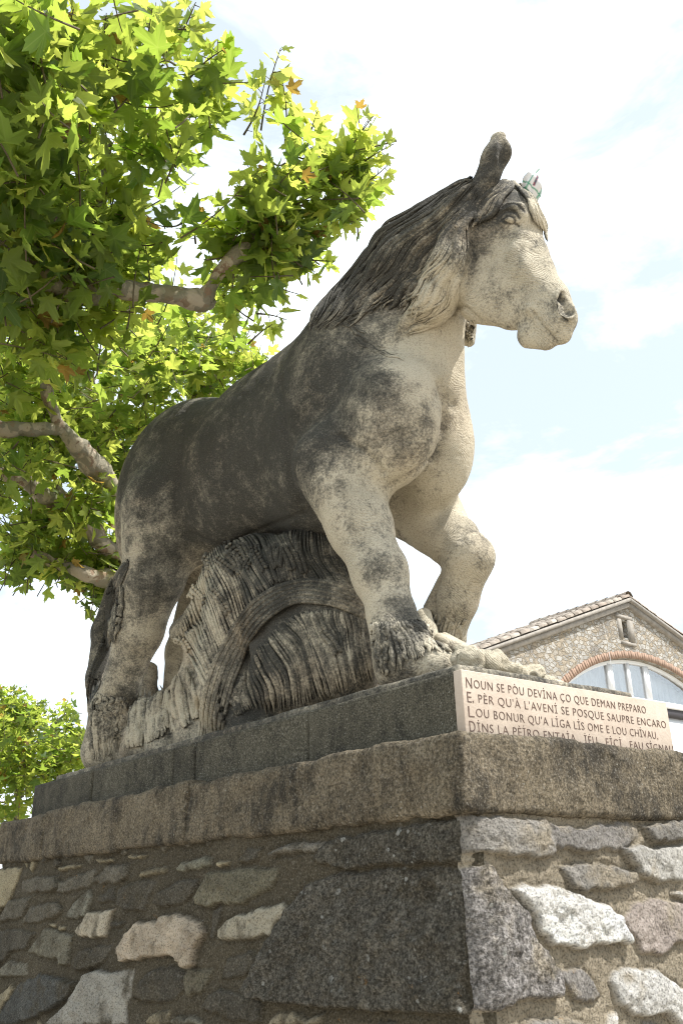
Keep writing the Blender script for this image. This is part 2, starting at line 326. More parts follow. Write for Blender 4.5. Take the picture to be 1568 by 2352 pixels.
# stone outlines on the two visible faces of the pedestal (photo units), tone and relief
def q1(*p): return [(x*.2563,y*.2563+1894.7) for x,y in p]
def q2(*p): return [(344.5+x*.2563,y*.2563+1894.7) for x,y in p]
def q3(*p): return [(976.1+x*.3775,y*.3775+1837.3) for x,y in p]
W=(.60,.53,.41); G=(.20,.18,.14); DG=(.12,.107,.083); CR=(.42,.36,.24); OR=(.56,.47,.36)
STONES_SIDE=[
 (q1((0,400),(200,380),(160,520),(90,700),(0,790)),CR,.02),(q1((200,500),(330,470),(540,470),(540,570),(390,600),(260,605),(195,600)),G,.018),
 (q1((560,520),(850,390),(870,420),(810,560),(600,610),(545,600)),G,.018),(q1((835,500),(960,380),(1150,350),(1155,460),(1080,515),(830,530)),G,.018),
 (q1((560,370),(740,350),(730,385),(565,410)),CR,.02),(q1((1170,285),(1320,265),(1320,290),(1170,305)),CR,.02),(q1((860,315),(1030,310),(1025,335),(870,345)),CR,.015),
 (q1((100,680),(290,650),(210,830),(20,865)),G,.02),(q1((225,850),(300,740),(400,720),(520,690),(565,760),(520,830),(370,870),(230,880)),G,.02),
 (q1((610,830),(680,700),(820,585),(835,650),(800,790),(710,840)),(.27,.26,.21),.02),(q1((900,630),(1040,555),(1045,690),(880,690)),DG,.012),
 (q1((1110,570),(1250,500),(1410,500),(1330,700),(1310,765),(1140,760),(1090,710)),DG,.02),(q1((1270,440),(1330,390),(1510,385),(1500,430),(1270,455)),CR,.015),
 (q1((690,960),(800,790),(940,790),(1040,745),(1005,850),(975,1000),(880,1010),(750,1000)),W,.022),(q1((1010,860),(1130,870),(1100,905),(1005,915)),DG,.012),
 (q1((0,950),(220,940),(330,980),(250,1110),(120,1130),(0,1280)),DG,.015),(q1((270,1140),(410,930),(520,945),(685,1000),(650,1090),(640,1240),(570,1260),(550,1200),(410,1180)),(.26,.24,.18),.02),
 (q1((445,890),(515,895),(510,920),(445,915)),CR,.012),(q1((545,905),(600,915),(590,940),(545,940)),CR,.012),
 (q1((695,1210),(760,1120),(1010,1070),(1000,1130),(930,1240),(830,1300),(695,1295)),DG,.02),(q1((35,1290),(110,1220),(260,1240),(265,1340),(190,1360),(35,1350)),(.30,.28,.22),.02),
 (q1((60,1600),(200,1420),(400,1340),(600,1380),(710,1430),(690,1530),(500,1640),(330,1730),(150,1780),(0,1780),(0,1700)),(.13,.13,.12),.025),
 (q1((0,1540),(140,1415),(155,1480),(60,1610),(20,1680),(0,1680)),CR,.02),
 (q1((510,1783),(690,1590),(820,1330),(930,1310),(1000,1335),(1215,1295),(1190,1480),(1150,1640),(1160,1783)),(.42,.40,.35),.03),
 (q1((1300,1400),(1400,1290),(1560,1270),(1700,1320),(1700,1420),(1600,1560),(1490,1600),(1240,1560)),DG,.02),
 (q2((-220,1230),(-250,1100),(-200,1000),(-100,880),(110,860),(120,800),(230,795),(370,820),(480,870),(525,970),(450,1090),(420,1240),(350,1290),(330,1220),(190,1170),(0,1190),(-130,1200)),OR,.035),
 (q2((240,420),(290,340),(500,290),(580,300),(570,360),(480,385),(300,410)),(.26,.25,.19),.02),(q2((615,345),(720,305),(710,355),(620,365)),CR,.018),
 (q2((790,320),(880,215),(1010,210),(960,330),(880,350),(790,345)),DG,.012),(q2((70,680),(110,600),(290,500),(440,490),(430,570),(300,690),(160,720),(70,710)),DG,.02),
 (q2((490,520),(530,430),(740,400),(1150,390),(1155,480),(1090,560),(1010,620),(860,700),(740,710),(620,710),(540,730),(450,715),(430,660)),(.22,.20,.14),.022),
 (q2((1105,250),(1200,190),(1400,150),(1568,160),(1568,235),(1370,240),(1110,275)),(.26,.24,.20),.02),
 (q2((655,1020),(655,950),(750,830),(870,790),(1080,740),(1200,715),(1260,760),(1190,850),(1110,970),(930,1025)),(.44,.40,.31),.025),
 (q2((545,1000),(590,760),(670,740),(640,880),(580,1020)),DG,.012),(q2((660,1370),(720,1200),(940,1140),(960,1200),(930,1310),(820,1365)),DG,.015),
 (q2((330,1390),(370,1290),(570,1290),(560,1350),(470,1500),(370,1530)),(.19,.17,.12),.012),(q2((485,1640),(560,1530),(650,1470),(900,1540),(1020,1560),(1020,1760),(760,1740),(640,1690)),DG,.018),
 (q2((0,1760),(70,1690),(210,1660),(200,1783),(0,1783)),CR,.02),(q2((1050,1783),(1180,1670),(1380,1690),(1420,1730),(1568,1690),(1568,1783)),(.40,.35,.25),.02),(q2((240,1783),(250,1720),(380,1720),(490,1750),(490,1783)),(.28,.26,.2),.02)]
QUOIN_SIDE=[(q2((910,1490),(970,1370),(1100,1040),(1180,900),(1290,700),(1400,550),(1568,470),(1800,420),(2100,400),(2100,400),(2790,380),(2850,1700),(1568,1620),(1250,1590),(1080,1560),(1020,1540)),(.18,.165,.135),.035),
 (q2((1568,150),(2000,60),(2780,-50),(2790,330),(2100,360),(1700,380),(1480,330)),(.16,.145,.115),.02)]
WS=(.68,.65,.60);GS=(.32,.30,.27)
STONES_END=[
 (q3((200,90),(380,100),(730,130),(770,230),(775,300),(740,350),(640,355),(590,320),(520,340),(440,325),(380,325),(230,290)),GS,.028),
 (q3((745,150),(930,170),(1240,130),(1290,170),(1290,230),(1190,290),(990,310),(860,310),(770,270)),(.30,.28,.26),.02),(q3((1310,160),(1568,120),(1800,140),(1800,240),(1350,250)),GS,.02),
 (q3((1190,290),(1330,285),(1568,280),(1900,300),(1900,500),(1568,480),(1390,500),(1290,460),(1220,360)),(.52,.50,.46),.022),
 (q3((815,405),(960,390),(1080,400),(1250,440),(1275,500),(1150,530),(1060,550),(940,540),(900,550)),GS,.025),
 (q3((530,540),(600,510),(810,545),(1060,640),(1160,710),(1220,840),(1215,875),(1100,865),(940,900),(770,885),(670,800),(640,690),(580,620)),(.80,.78,.74),.035),
 (q3((1200,740),(1250,640),(1400,610),(1568,640),(1800,700),(1700,850),(1480,870),(1420,950),(1300,930),(1280,850)),(.42,.36,.32),.02),
 (q3((1490,575),(1568,560),(1900,600),(1900,680),(1620,640)),WS,.02),
 (q3((800,1050),(940,1040),(1010,1110),(1040,1190),(1010,1225),(900,1200),(830,1130)),(.30,.28,.26),.015),
 (q3((1110,1100),(1130,1030),(1230,1010),(1400,1060),(1568,1170),(2000,1250),(2000,1500),(1568,1420),(1440,1300),(1260,1310),(1150,1240)),(.72,.70,.66),.03),
 (q3((600,1340),(850,1330),(1000,1400),(1000,1600),(500,1600)),GS,.02)]
QUOIN_END=[(q3((190,420),(400,400),(480,520),(620,700),(640,850),(740,950),(800,1100),(800,1190),(640,1200),(440,1270),(260,1290),(200,1290)),(.46,.43,.41),.03)]  # corner stone toned lighter than its side: sunlight put into the colour
# ------------------------------------------------------------------ pedestal
ped=tag(empty('stone_pedestal',(-2,.55,GROUND)),'tall pedestal of rubble stone and brown coping carrying the carved horse','pedestal')
ZC0,ZC1=-.470,-.213     # coping bottom, top
PL=3.92; PW=1.207; OV=.10
def pchild(o): o.parent=ped; o.matrix_parent_inverse=Matrix.Translation((2,-.55,-GROUND)); return o
def polysd(P,poly):
    poly=np.asarray(poly); d=np.full(len(P),9.); ins=np.zeros(len(P),bool); n=len(poly)
    for i in range(n):
        a=poly[i];b=poly[(i+1)%n]; e=b-a; w=P-a; h=np.clip((w@e)/(e@e+1e-12),0,1); d=np.minimum(d,np.linalg.norm(w-h[:,None]*e,axis=1))
        c=((a[1]>P[:,1])!=(b[1]>P[:,1]))&(P[:,0]<(b[0]-a[0])*(P[:,1]-a[1])/(b[1]-a[1]+1e-12)+a[0]); ins^=c
    return np.where(ins,d,-d)
def wall_face(side,u0,u1,z0,z1,h,stones,quoins,mortar,seed,plane):
    nu=int((u1-u0)/h)+1;nv=int((z1-z0)/h)+1
    U,Z=np.meshgrid(np.linspace(u0,u1,nu),np.linspace(z0,z1,nv),indexing='ij'); P2=np.stack([U.ravel(),Z.ravel()],1)
    P3=np.stack([P2[:,0],np.full(len(P2),seed*3.1),P2[:,1]],1)
    wob=np.stack([fbm(P3,16,5,seed+5,.7),fbm(P3,16,5,seed+9,.7)],1)*.017
    m=fbm(P3,9,5,seed); H=m*.012+fbm(P3,50,4,seed+3,.75)*.006
    tone=np.array(mortar)[None]*(1+.25*fbm(P3,3,3,seed+2)[:,None]); lich=np.zeros(len(P2))+.15
    # fill-in stones where no outline was read off: jittered cells
    rs=np.random.default_rng(seed); cells=[]
    def to2(poly): return np.array([[ (at(x,y,plane)[0] if side else atx(x,y,plane)[1]), (at(x,y,plane) if side else atx(x,y,plane))[2]] for x,y in poly])
    polys=[(to2(p),c,hh,0) for p,c,hh in stones]+[(to2(p),c,hh,1) for p,c,hh in quoins]
    for gu in np.arange(u0-.1,u1+.1,.17):
        for gz in np.arange(z0-.1,z1,.105):
            c=np.array([gu+rs.uniform(-.05,.05),gz+rs.uniform(-.03,.03)])
            sz=np.array([rs.uniform(.035,.075),rs.uniform(.02,.042)]); 
            if any(-polysd(c[None],p)[0]<.05 or np.abs(p-c).max(1).min()<.05 for p,_,_,_ in polys): continue
            k=rs.integers(5,8); th=np.sort(rs.uniform(0,2*np.pi,k)); pg=c+np.stack([np.cos(th),np.sin(th)],1)*sz*rs.uniform(.8,1.15,(k,1))
            g=rs.choice([0,1,2]); cells.append((pg,(DG,G,CR)[g] if side else (GS,(.34,.31,.28),WS)[g],.014,0))
    for poly,col,hh,isq in polys+cells:
        lo=poly.min(0)-.06;hi=poly.max(0)+.06; k=np.where((P2[:,0]>lo[0])&(P2[:,0]<hi[0])&(P2[:,1]>lo[1])&(P2[:,1]<hi[1]))[0]
        if len(k)==0: continue
        q=P2[k]+wob[k]; sd_=polysd(q,poly); sd_=sd_+fbm(P3[k],28,3,seed+13,.7)*.007; f=np.clip(sd_/.011+.5,0,1); f=f*f*(3-2*f); body=np.clip(sd_/.05,0,1)
        s2=int(abs(poly[0,0])*977)%97
        rel=hh*(.80+.20*np.sqrt(body))+fbm(P3[k],11,6,s2,.65)*hh*.75*(body+.3)+fbm(P3[k],45,4,s2+1,.7)*.006
        tilt=((q-poly.mean(0))@np.array([rs.uniform(-.08,.08),rs.uniform(-.10,.02)]))
        H[k]=H[k]*(1-f)+(rel+tilt)*f-.005*np.exp(-((sd_+.006)/.009)**2)
        g_=f*np.clip(1-.9*np.clip(fbm(P3[k],9,5,s2+5,.65)-.05,0,1)*3,0.15,1); tone[k]=tone[k]*(1-g_[:,None])+np.array(col)*(1+.5*fbm(P3[k],7,5,s2+3,.65))[:,None]*g_[:,None]; lich[k]=lich[k]*(1-f)+(1. if isq else (.0 if col[0]>.4 else .25))*f
    return U,Z,H.reshape(nu,nv),tone.clip(.01,.85),lich,nu,nv
def grid_faces(nu,nv,flip=False):
    i=np.arange(nu-1)[:,None]*nv;j=np.arange(nv-1)[None]; f=np.stack([i+j,i+nv+j,i+nv+j+1,i+j+1],-1).reshape(-1,4); return f[:,::-1] if flip else f
WY=-.070; WX=.070
U,Z,H,tone,lich,nu,nv=wall_face(True,-4.15,WX,-1.75,ZC0+.01,.0052,STONES_SIDE,QUOIN_SIDE,(.115,.097,.066),3,WY)  # mortar darker here: weathering, plus this side's shade put into the colour
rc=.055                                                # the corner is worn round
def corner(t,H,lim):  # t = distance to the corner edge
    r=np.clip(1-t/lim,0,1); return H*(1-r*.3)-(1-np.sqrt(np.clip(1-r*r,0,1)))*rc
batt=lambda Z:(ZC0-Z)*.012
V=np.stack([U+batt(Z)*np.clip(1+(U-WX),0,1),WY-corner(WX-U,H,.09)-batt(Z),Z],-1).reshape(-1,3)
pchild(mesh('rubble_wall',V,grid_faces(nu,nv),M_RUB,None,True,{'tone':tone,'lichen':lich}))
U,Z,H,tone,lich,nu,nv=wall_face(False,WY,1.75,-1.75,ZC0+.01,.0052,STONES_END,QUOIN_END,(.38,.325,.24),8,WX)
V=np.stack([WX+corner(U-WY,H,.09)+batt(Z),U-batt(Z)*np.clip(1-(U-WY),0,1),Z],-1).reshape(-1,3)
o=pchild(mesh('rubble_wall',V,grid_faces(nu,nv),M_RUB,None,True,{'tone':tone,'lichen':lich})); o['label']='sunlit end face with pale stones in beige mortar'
# rest of the pier, out of the picture: plain core
mb=MB(); mb.add(*box((-4.15,WY+.03,GROUND),(WX-.03,1.75,ZC0))); mb.add(*box((-4.15,WY-.014,GROUND),(WX+.014,1.76,-1.745))); 
pchild(mb.build('wall_core',simple('wall_core_mortar',(.2,.165,.115),.9,.4,6.,.01)))
def rough_box(lo,hi,h,amp,rnd,seed,cuts=()):
    """closed box with worn edges and an uneven skin; built as an implicit block"""
    lo=np.array(lo,float);hi=np.array(hi,float);c=(lo+hi)/2;e=(hi-lo)/2-rnd
    L=lo-.04;n=np.ceil((hi-lo+.08)/h).astype(int)+1
    g=[L[i]+np.arange(n[i])*h for i in range(3)]; S=np.empty(n,np.float32)
    for i in range(n[0]):
        Y,Zz=np.meshgrid(g[1],g[2],indexing='ij'); P=np.stack([np.full(Y.size,g[0][i]),Y.ravel(),Zz.ravel()],1)
        q=np.abs(P-c)-e; d=np.linalg.norm(np.maximum(q,0),axis=1)+np.minimum(q.max(1),0)-rnd
        k=np.abs(d)<.05
        if k.any(): d[k]+=fbm(P[k],7,4,seed,.6)*amp+fbm(P[k],40,2,seed+4)*amp*.25
        for ax,pos in cuts: d=np.maximum(d,.006-np.abs(P[:,ax]-pos)) if False else np.where(np.abs(P[:,ax]-pos)<.008,d+.006*(1-np.abs(P[:,ax]-pos)/.008),d)
        S[i]=d.reshape(n[1],n[2])
    return nets(S,L,h)
XJ=[at(x,1800,-OV)[0] for x in (112,430)]
edges=[-4.2]+XJ+[OV]
for i in range(3):
    V,F=rough_box((edges[i]+.004,-OV-(.008 if i==1 else 0),ZC0),(edges[i+1]-.004,1.8,ZC1+(.012 if i==1 else 0)),.0125,.022,.022,20+i)
    pchild(mesh('coping_block',V,F,M_COPE))
# plinth of dark blocks
xs=[-PL]+[at(x,1700,0)[0] for x in (218,400,447,705)]+[0.]
for i in range(5):
    V,F=rough_box((xs[i]+.0045,0.+(.004*(i%2)),ZC1-.02),(xs[i+1]-.0045,PW-.004,-.001),.012,.0035,.006,30+i)
    pchild(mesh('plinth_block',V,F,M_PLINTH))
# inscription plaque on the end face
pl=pchild(MB().add(*box((.003,-.020,ZC1-.03),(.042,1.143,-.010))).build('plaque',M_PLAQ)); bv=pl.modifiers.new('b','BEVEL'); bv.width=.003; bv.segments=2
LINES=[("N","OUN SE PÒU DEVİNA ÇO QUE DEMAN PREPARO",.992),("E",", PÈR QU'À L'AVENİ SE POSQUE SAUPRE ENCARO",1.114),("L","OU BONUR QU'A LİGA LİS OME E LOU CHİVAU,",1.045),("D","İNS LA PÈİRO ENTAİA , İÉU , EİCİ , FAU SİGNAU.",1.150)]
def conv(txt,size,y0,y1,zb):
    cu=bpy.data.curves.new('lettering','FONT'); cu.body=txt; cu.size=size; cu.space_character=1.12; cu.extrude=.0009; cu.resolution_u=3; cu.offset=-.0006
    ob=bpy.data.objects.new('tmp',cu); scene.collection.objects.link(ob); dg=bpy.context.evaluated_depsgraph_get(); me=bpy.data.meshes.new_from_object(ob.evaluated_get(dg))
    V=np.empty(len(me.vertices)*3); me.vertices.foreach_get('co',V); V=V.reshape(-1,3); F=[list(p.vertices) for p in me.polygons]
    bpy.data.objects.remove(ob); V[:,0]-=V[:,0].min(); V[:,0]*=(y1-y0)/V[:,0].max()
    return np.stack([.0425+V[:,2],y0+V[:,0],zb+V[:,1]],1),F
for i,(big,rest,y1) in enumerate(LINES):
    zb=-.0675-.0475*i; y0=-.002
    V1,F1=conv(big,.052,y0,y0+(.027 if i!=1 else .020),zb-.003); V2,F2=conv(rest,.0415,y0+(.036 if i!=1 else .024),y1,zb)
    me=bpy.data.meshes.new('lettering'); me.from_pydata([tuple(v) for v in np.concatenate([V1,V2])],[],F1+[[k+len(V1) for k in f] for f in F2]); me.materials.append(M_LET)
    o=bpy.data.objects.new('lettering',me); link(o,pl)
# ground
M_GR=simple('pale_gravel_square',(.42,.37,.29),.9,.25,1.5,.01)
g=MB(); g.add([[-400,-400,GROUND],[400,-400,GROUND],[400,400,GROUND],[-400,400,GROUND]],np.array([[0,1,2,3]])); tag(g.build('ground',M_GR),kind='structure')
# ------------------------------------------------------------------ the carved horse
def hits(F,px,far=9.,near=2.2):
    px=np.asarray(px,float).reshape(-1,2); D=np.array([wray(*p) for p in px]); t=np.full(len(px),near); bt=t.copy(); bd=np.full(len(px),9.)
    for _ in range(45):
        d=F(CAM+D*t[:,None]); b=np.abs(d)<bd; bt=np.where(b,t,bt); bd=np.where(b,np.abs(d),bd); t=np.clip(t+d*.75,near,far)
    P=CAM+D*bt[:,None]; m=bd>.004
    if m.any(): P[m]=snap(F,P[m])
    return P
def horse_prims():
    L=[]
    def cone(p,q,k=.08,ys=1.,head=False,neg=False):
        (a,b,y,r),(a2,b2,y2,r2)=p,q
        if head: A=hd(a,b,y);B=hd(a2,b2,y2);n=HN
        else: A=at(a,b,y);B=at(a2,b2,y2);n=(0,1,0)
        L.append(Cone(A,r*pxm(A),B,r2*pxm(B),k,ys,n,neg))
    def ell(px,py,y,r,k=.1,rot=None,neg=False): L.append(Ell(at(px,py,y),r,k,rot,neg))
    # trunk
    L.append(Ell((-2.0,.5,1.72),(.95,.39,.53),.1,roty(2)))
    L.append(Ell((-1.2,.5,1.60),(.72,.37,.60),.15))
    L.append(Ell((-2.80,.5,2.00),(.72,.40,.46),.15,roty(-12)))
    L.append(Ell((-3.12,.5,1.80),(.38,.36,.48),.15))
    L.append(Ell((-1.45,.5,2.02),(.5,.12,.18),.25))
    # thighs
    L.append(Ell((-2.90,.29,1.62),(.40,.20,.50),.2,roty(-10)))
    L.append(Ell((-2.90,.71,1.62),(.40,.20,.50),.2,roty(-10)))
    # breast and shoulders
    ell(885,975,.31,(.30,.20,.33),.06,roty(15))
    ell(972,1020,.61,(.28,.19,.36),.06,roty(15))
    L.append(Ell((-1.10,.27,1.62),(.34,.165,.52),.08,roty(-25)))
    L.append(Ell((-1.10,.73,1.62),(.34,.165,.52),.10,roty(-25)))
    # neck
    cone((862,925,.5,170),(862,770,.5,150),.2,.64)
    cone((862,770,.5,150),(955,612,.52,122),.1,.62)
    cone((955,612,.52,122),(1060,520,.56,92),.1,.62)
    cone((970,880,.5,90),(1021,660,.54,62),.12,.8)
    # near foreleg
    cone((765,1065,.20,95),(828,1210,.22,74),.1)
    cone((828,1210,.22,68),(872,1315,.22,62),.06)
    cone((872,1315,.22,60),(900,1420,.22,51),.05)
    cone((900,1420,.22,52),(915,1465,.22,60),.05)
    cone((915,1470,.22,54),(930,1530,.25,66),.05)
    cone((925,1520,.22,62),(1000,1530,.24,48),.05)
    # far foreleg
    cone((952,1150,.74,96),(1035,1242,.74,60),.08)
    cone((1050,1240,.74,50),(1078,1280,.74,54),.05)
    cone((1078,1280,.74,54),(1050,1380,.76,44),.04)
    cone((1050,1380,.76,44),(1032,1470,.78,30),.04)
    cone((1030,1310,.77,14),(1005,1400,.79,34),.05)
    cone((1032,1470,.78,32),(1010,1510,.78,45),.04)
    # near hind leg
    cone((375,1170,.22,92),(352,1330,.22,66),.14)
    cone((352,1330,.22,64),(318,1450,.22,55),.06)
    cone((318,1450,.22,52),(280,1570,.22,38),.05)
    cone((280,1570,.22,38),(258,1630,.22,42),.05)
    cone((258,1630,.22,44),(240,1725,.22,50),.05)
    # far hind leg
    L.append(Cone((-3.0,.78,1.40),.2,(-3.45,.8,.90),.12,.1))
    L.append(Cone((-3.45,.8,.90),.12,(-3.6,.8,.3),.08,.05))
    L.append(Cone((-3.6,.8,.3),.1,(-3.6,.8,.08),.15,.05))
    # head
    c=lambda p,q,k=.05,ys=.6,neg=False: cone(p,q,k,ys,True,neg)
    c((1110,462,0,56),(1163,520,0,74),.05,.72)
    c((1150,560,0,86),(1185,640,0,70),.06,.62)
    c((1088,600,0,52),(1112,684,0,50),.05,.78)
    c((1115,670,0,60),(1182,708,0,50),.06,.5)
    c((1194,612,0,56),(1246,690,0,51),.06,.6)
    c((1252,700,0,52),(1276,738,0,50),.04,.72)
    c((1222,768,0,34),(1256,782,0,25),.02,.7)
    c((1285,765,0,26),(1292,772,0,20),.02,.9)
    # facial crest, eye, nostril: set on the surface of the head
    FB=lambda P: field(L0,P)
    L0=list(L)
    def surf(pts,off): X=hits(FB,np.array(pts,float)); return X+grad(FB,X)*off
    def chain(pts,r,off,k=.01,neg=False):
        X=surf(pts,off)
        for i in range(len(X)-1):
            ra=r[i] if hasattr(r,'__len__') else r; rb=r[i+1] if hasattr(r,'__len__') else r; L.append(Cone(X[i],ra,X[i+1],rb,k,neg=neg))
    chain([(1195,545),(1190,580),(1200,610),(1222,640)],[.012,.014,.013,.008],-.010,.07)
    chain([(1150,482),(1170,474),(1192,478),(1203,498),(1204,515)],[.010,.016,.018,.014,.008],-.004,.03)
    chain([(1162,505),(1176,505)],.034,-.017,.012)
    ang=np.linspace(0,2*np.pi,15); ring=[(1298+19*math.cos(q)-6*math.sin(q)*-1*0,700+33*math.sin(q)) for q in ang]; ring=[(1298+(x-1298)*.97-(y-700)*-.22,700+(y-700)*.97+(x-1298)*.1) for x,y in ring]
    chain(ring[:12],[.008]+[.012]*10+[.008],-.001,.01)
    chain([(1294,690),(1302,712)],[.024,.034],.012,.012,True)
    chain([(1290,686),(1293,692)],[.014,.012],-.006,.006,True)
    chain([(1215,708),(1222,714)],.012,-.002,.02)
    # ears
    c((1116,412,-.10,31),(1139,356,-.10,31),.03,.62)
    c((1139,356,-.10,31),(1143,320,-.10,18),.02,.62)
    L0=list(L); chain([(1150,396),(1158,368),(1156,340),(1149,316)],[.016,.036,.034,.018],.014,.008,True)
    chain([(1134,398),(1139,365),(1141,330)],[.006,.007,.004],.0,.01)
    c((1168,448,.16,26),(1212,440,.16,20),.03,.6)
    # mane mass on the near side
    for pts in (((1075,470,.44,40),(985,540,.42,46),(905,610,.38,42),(830,690,.36,34),(760,750,.36,22)),
                ((1062,520,.40,34),(1028,610,.36,40),(985,690,.34,30),(930,740,.32,16)),
                ((1050,600,.40,18),(1040,660,.40,17),(1005,712,.40,12),(955,742,.38,8))):
        for p,q in zip(pts[:-1],pts[1:]): cone(p,q,.05,.8)
    cone((1085,720,.70,14),(1078,785,.68,12),.03)        # lock of the far side of the mane
    # tail
    for pts in (((302,1270,.5,16),(275,1370,.5,28),(262,1450,.5,14)),((262,1340,.52,16),(235,1450,.52,26),(222,1560,.52,26),(212,1630,.52,12))):
        for p,q in zip(pts[:-1],pts[1:]): cone(p,q,.05,.8)
    return L
def sheaf_prims():
    L=[]
    def cone(p,q,k=.08,ys=1.):
        (a,b,y,r),(a2,b2,y2,r2)=p,q; A=at(a,b,y);B=at(a2,b2,y2); L.append(Cone(A,r*pxm(A),B,r2*pxm(B),k,ys))
    cone((532,1310,.42,60),(478,1400,.42,42),.05); cone((472,1400,.42,38),(422,1455,.42,30),.03)
    cone((478,1485,.40,50),(462,1590,.38,58),.06); cone((462,1600,.34,60),(470,1700,.3,66),.05); cone((560,1600,.34,80),(580,1690,.3,60),.05); cone((345,1640,.30,38),(340,1720,.28,58),.04)
    cone((395,1640,.32,50),(400,1720,.30,60),.04)
    cone((600,1340,.46,110),(560,1560,.40,110),.08); cone((690,1350,.48,125),(700,1560,.42,115),.08)
    cone((780,1420,.48,90),(800,1540,.44,70),.08); cone((740,1290,.55,80),(800,1400,.52,60),.08)
    cone((344,1535,.62,18),(330,1590,.60,34),.03)
    return L
print('horse...')
HP=horse_prims(); SP=sheaf_prims()
FH=lambda P: field(HP,P)
FS=lambda P: field(SP,P)
def strands(F,ctrl,n,m=26,lift=.004,r=(.005,.008),jit=5.,wav=3.,tr=(.0,1.),minlen=.5,seed=1,ss=None,sides=5,wf=5.):
    """carved locks: paths between the control lines, laid on the surface"""
    rs=np.random.default_rng(seed); C=np.stack([spline(c,m*3) for c in ctrl]); K=len(C)
    out=[];rad=[]
    for i in range(n):
        s=((i+.5)/n+rs.uniform(-.4,.4)/n)*(K-1) if ss is None else ss[i]; s=min(max(s,0),K-1-1e-6); j=int(s);f=s-j
        P=C[j]*(1-f)+C[min(j+1,K-1)]*f
        L=rs.uniform(minlen,1.)*(tr[1]-tr[0]); a=rs.uniform(tr[0],tr[1]-L) if rs.random()<.65 else tr[0]
        u=np.linspace(a,a+L,m); idx=u*(m*3-1); i0=np.clip(idx.astype(int),0,m*3-2); g=(idx-i0)[:,None]; Q=P[i0]*(1-g)+P[i0+1]*g
        T=np.gradient(Q,axis=0); T/=np.linalg.norm(T,axis=1,keepdims=True)+1e-9; Nn=np.stack([-T[:,1],T[:,0]],1)
        ph=s*1.7; Q=Q+Nn*(np.sin(u*wf*6.283+ph)*wav+rs.uniform(-jit,jit))[:,None]
        out.append(Q); rr=rs.uniform(*r); v=np.linspace(0,1,m); rad.append(rr*np.clip(np.minimum(v*7+.35,(1-v)*5+.12),0,1)*(1+.25*np.sin(v*9+i)))
    X=hits(F,np.concatenate(out)); g=grad(F,X); X=X+g*lift
    X=X.reshape(n,m,3); X[:,1:-1]=X[:,1:-1]*.5+(X[:,:-2]+X[:,2:])*.25
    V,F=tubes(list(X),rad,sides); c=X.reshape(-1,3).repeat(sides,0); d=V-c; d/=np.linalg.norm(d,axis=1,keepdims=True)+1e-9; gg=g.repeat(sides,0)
    strand_shade=np.clip(.35-(d*gg).sum(1),0,1.2)*.55+np.repeat(rs.normal(0,.13,n),m*sides)  # shade between strands painted on their inward sides, plus random tone per strand
    return V,F,strand_shade
# --- weathering: dark lichen patina on the parts the rain reaches
STAIN=[(520,1000,.3,230,1.15),(640,1000,.2,120,.35),(420,1080,.2,100,.3),(600,1120,.2,190,.95),(500,1150,.3,120,.6),(380,1010,.3,110,.55),(330,1100,.2,70,.2),(690,900,.3,120,.8),(800,850,.2,100,.7),(880,870,.2,60,.5),(900,1000,.15,100,.42),(770,1000,.1,130,.36),(700,1060,.1,90,.3),
 (640,1190,.2,120,.6),(390,1270,.15,70,.45),(340,1350,.15,60,.55),(300,1180,.15,90,.25),(270,1620,.15,80,.3),(875,1300,.15,48,.55),(920,1390,.15,60,.5),(900,1490,.15,80,.6),(870,1180,.1,50,.10),(240,1660,.2,70,.25),(300,1500,.2,60,.28),
 (880,580,.4,150,1.),(800,700,.4,120,1.),(980,500,.4,110,1.),(1100,440,.4,90,.85),(1140,435,.4,45,.5),(1172,503,.45,22,-.6),(1145,310,.4,30,.45),(1070,600,.4,30,.3),(1125,350,.4,50,.35),(1310,760,.5,40,.3),(1090,580,.45,40,.15),(1150,580,.4,50,-.1),(1200,700,.4,120,-.12),
 (1075,1170,.7,50,.25),(1110,1230,.7,40,.1),(960,1060,.4,110,-.35),(1040,800,.4,110,-.45),(960,1180,.6,90,-.5),(780,1190,.15,50,-.25),(960,800,.3,80,-.35),(1020,640,.35,50,-.10),(960,700,.3,50,-.15),(430,1330,.25,60,-.45),(800,1300,.2,60,-.4),(860,1100,.1,50,-.15),(330,1200,.15,50,-.15),
 (560,1450,.1,190,.65),(600,1300,.1,110,.55),(700,1470,.1,110,.6),(520,1600,.1,90,.4),(830,1430,.15,75,-.65),(850,1520,.15,60,-.3),(640,1570,.05,35,-.5),(700,1600,.05,40,-.4),(415,1450,.15,60,-.35),(420,1650,.1,60,-.3),(240,1400,.5,100,.7),(262,1440,.5,50,.5),(215,1580,.5,70,.45)]
SB=[(at(a,b,y),r*pxm(at(a,b,y))*1.0,v) for a,b,y,r,v in STAIN]
def stain_shade(V):  # weathering part only; painted crease shade is added per mesh
    s=np.full(len(V),.28)
    for c,r,v in SB: s+=v*np.exp(-((V-c)**2*np.array([1,.35,1])).sum(1)/(r*r))
    s=.98-np.log1p(np.exp((.98-s)*6))/6
    return s+fbm(V,1.7,3,77)*.22
def groove(V,F,Nn,pts,wd,dp,n=40):
    P=hits(F,spline(pts,n)); d=np.full(len(V),9.)
    for i in range(len(P)-1):
        a,b=P[i],P[i+1]; e=b-a; k=np.linalg.norm(V-(a+b)/2,axis=1)<wd*4+np.linalg.norm(e); 
        if not k.any(): continue
        w_=V[k]-a; h=np.clip(w_@e/(e@e+1e-12),0,1); d[k]=np.minimum(d[k],np.linalg.norm(w_-h[:,None]*e,axis=1))
    g_=np.exp(-(d/wd)**2); V-=Nn*(dp*g_)[:,None]; return g_
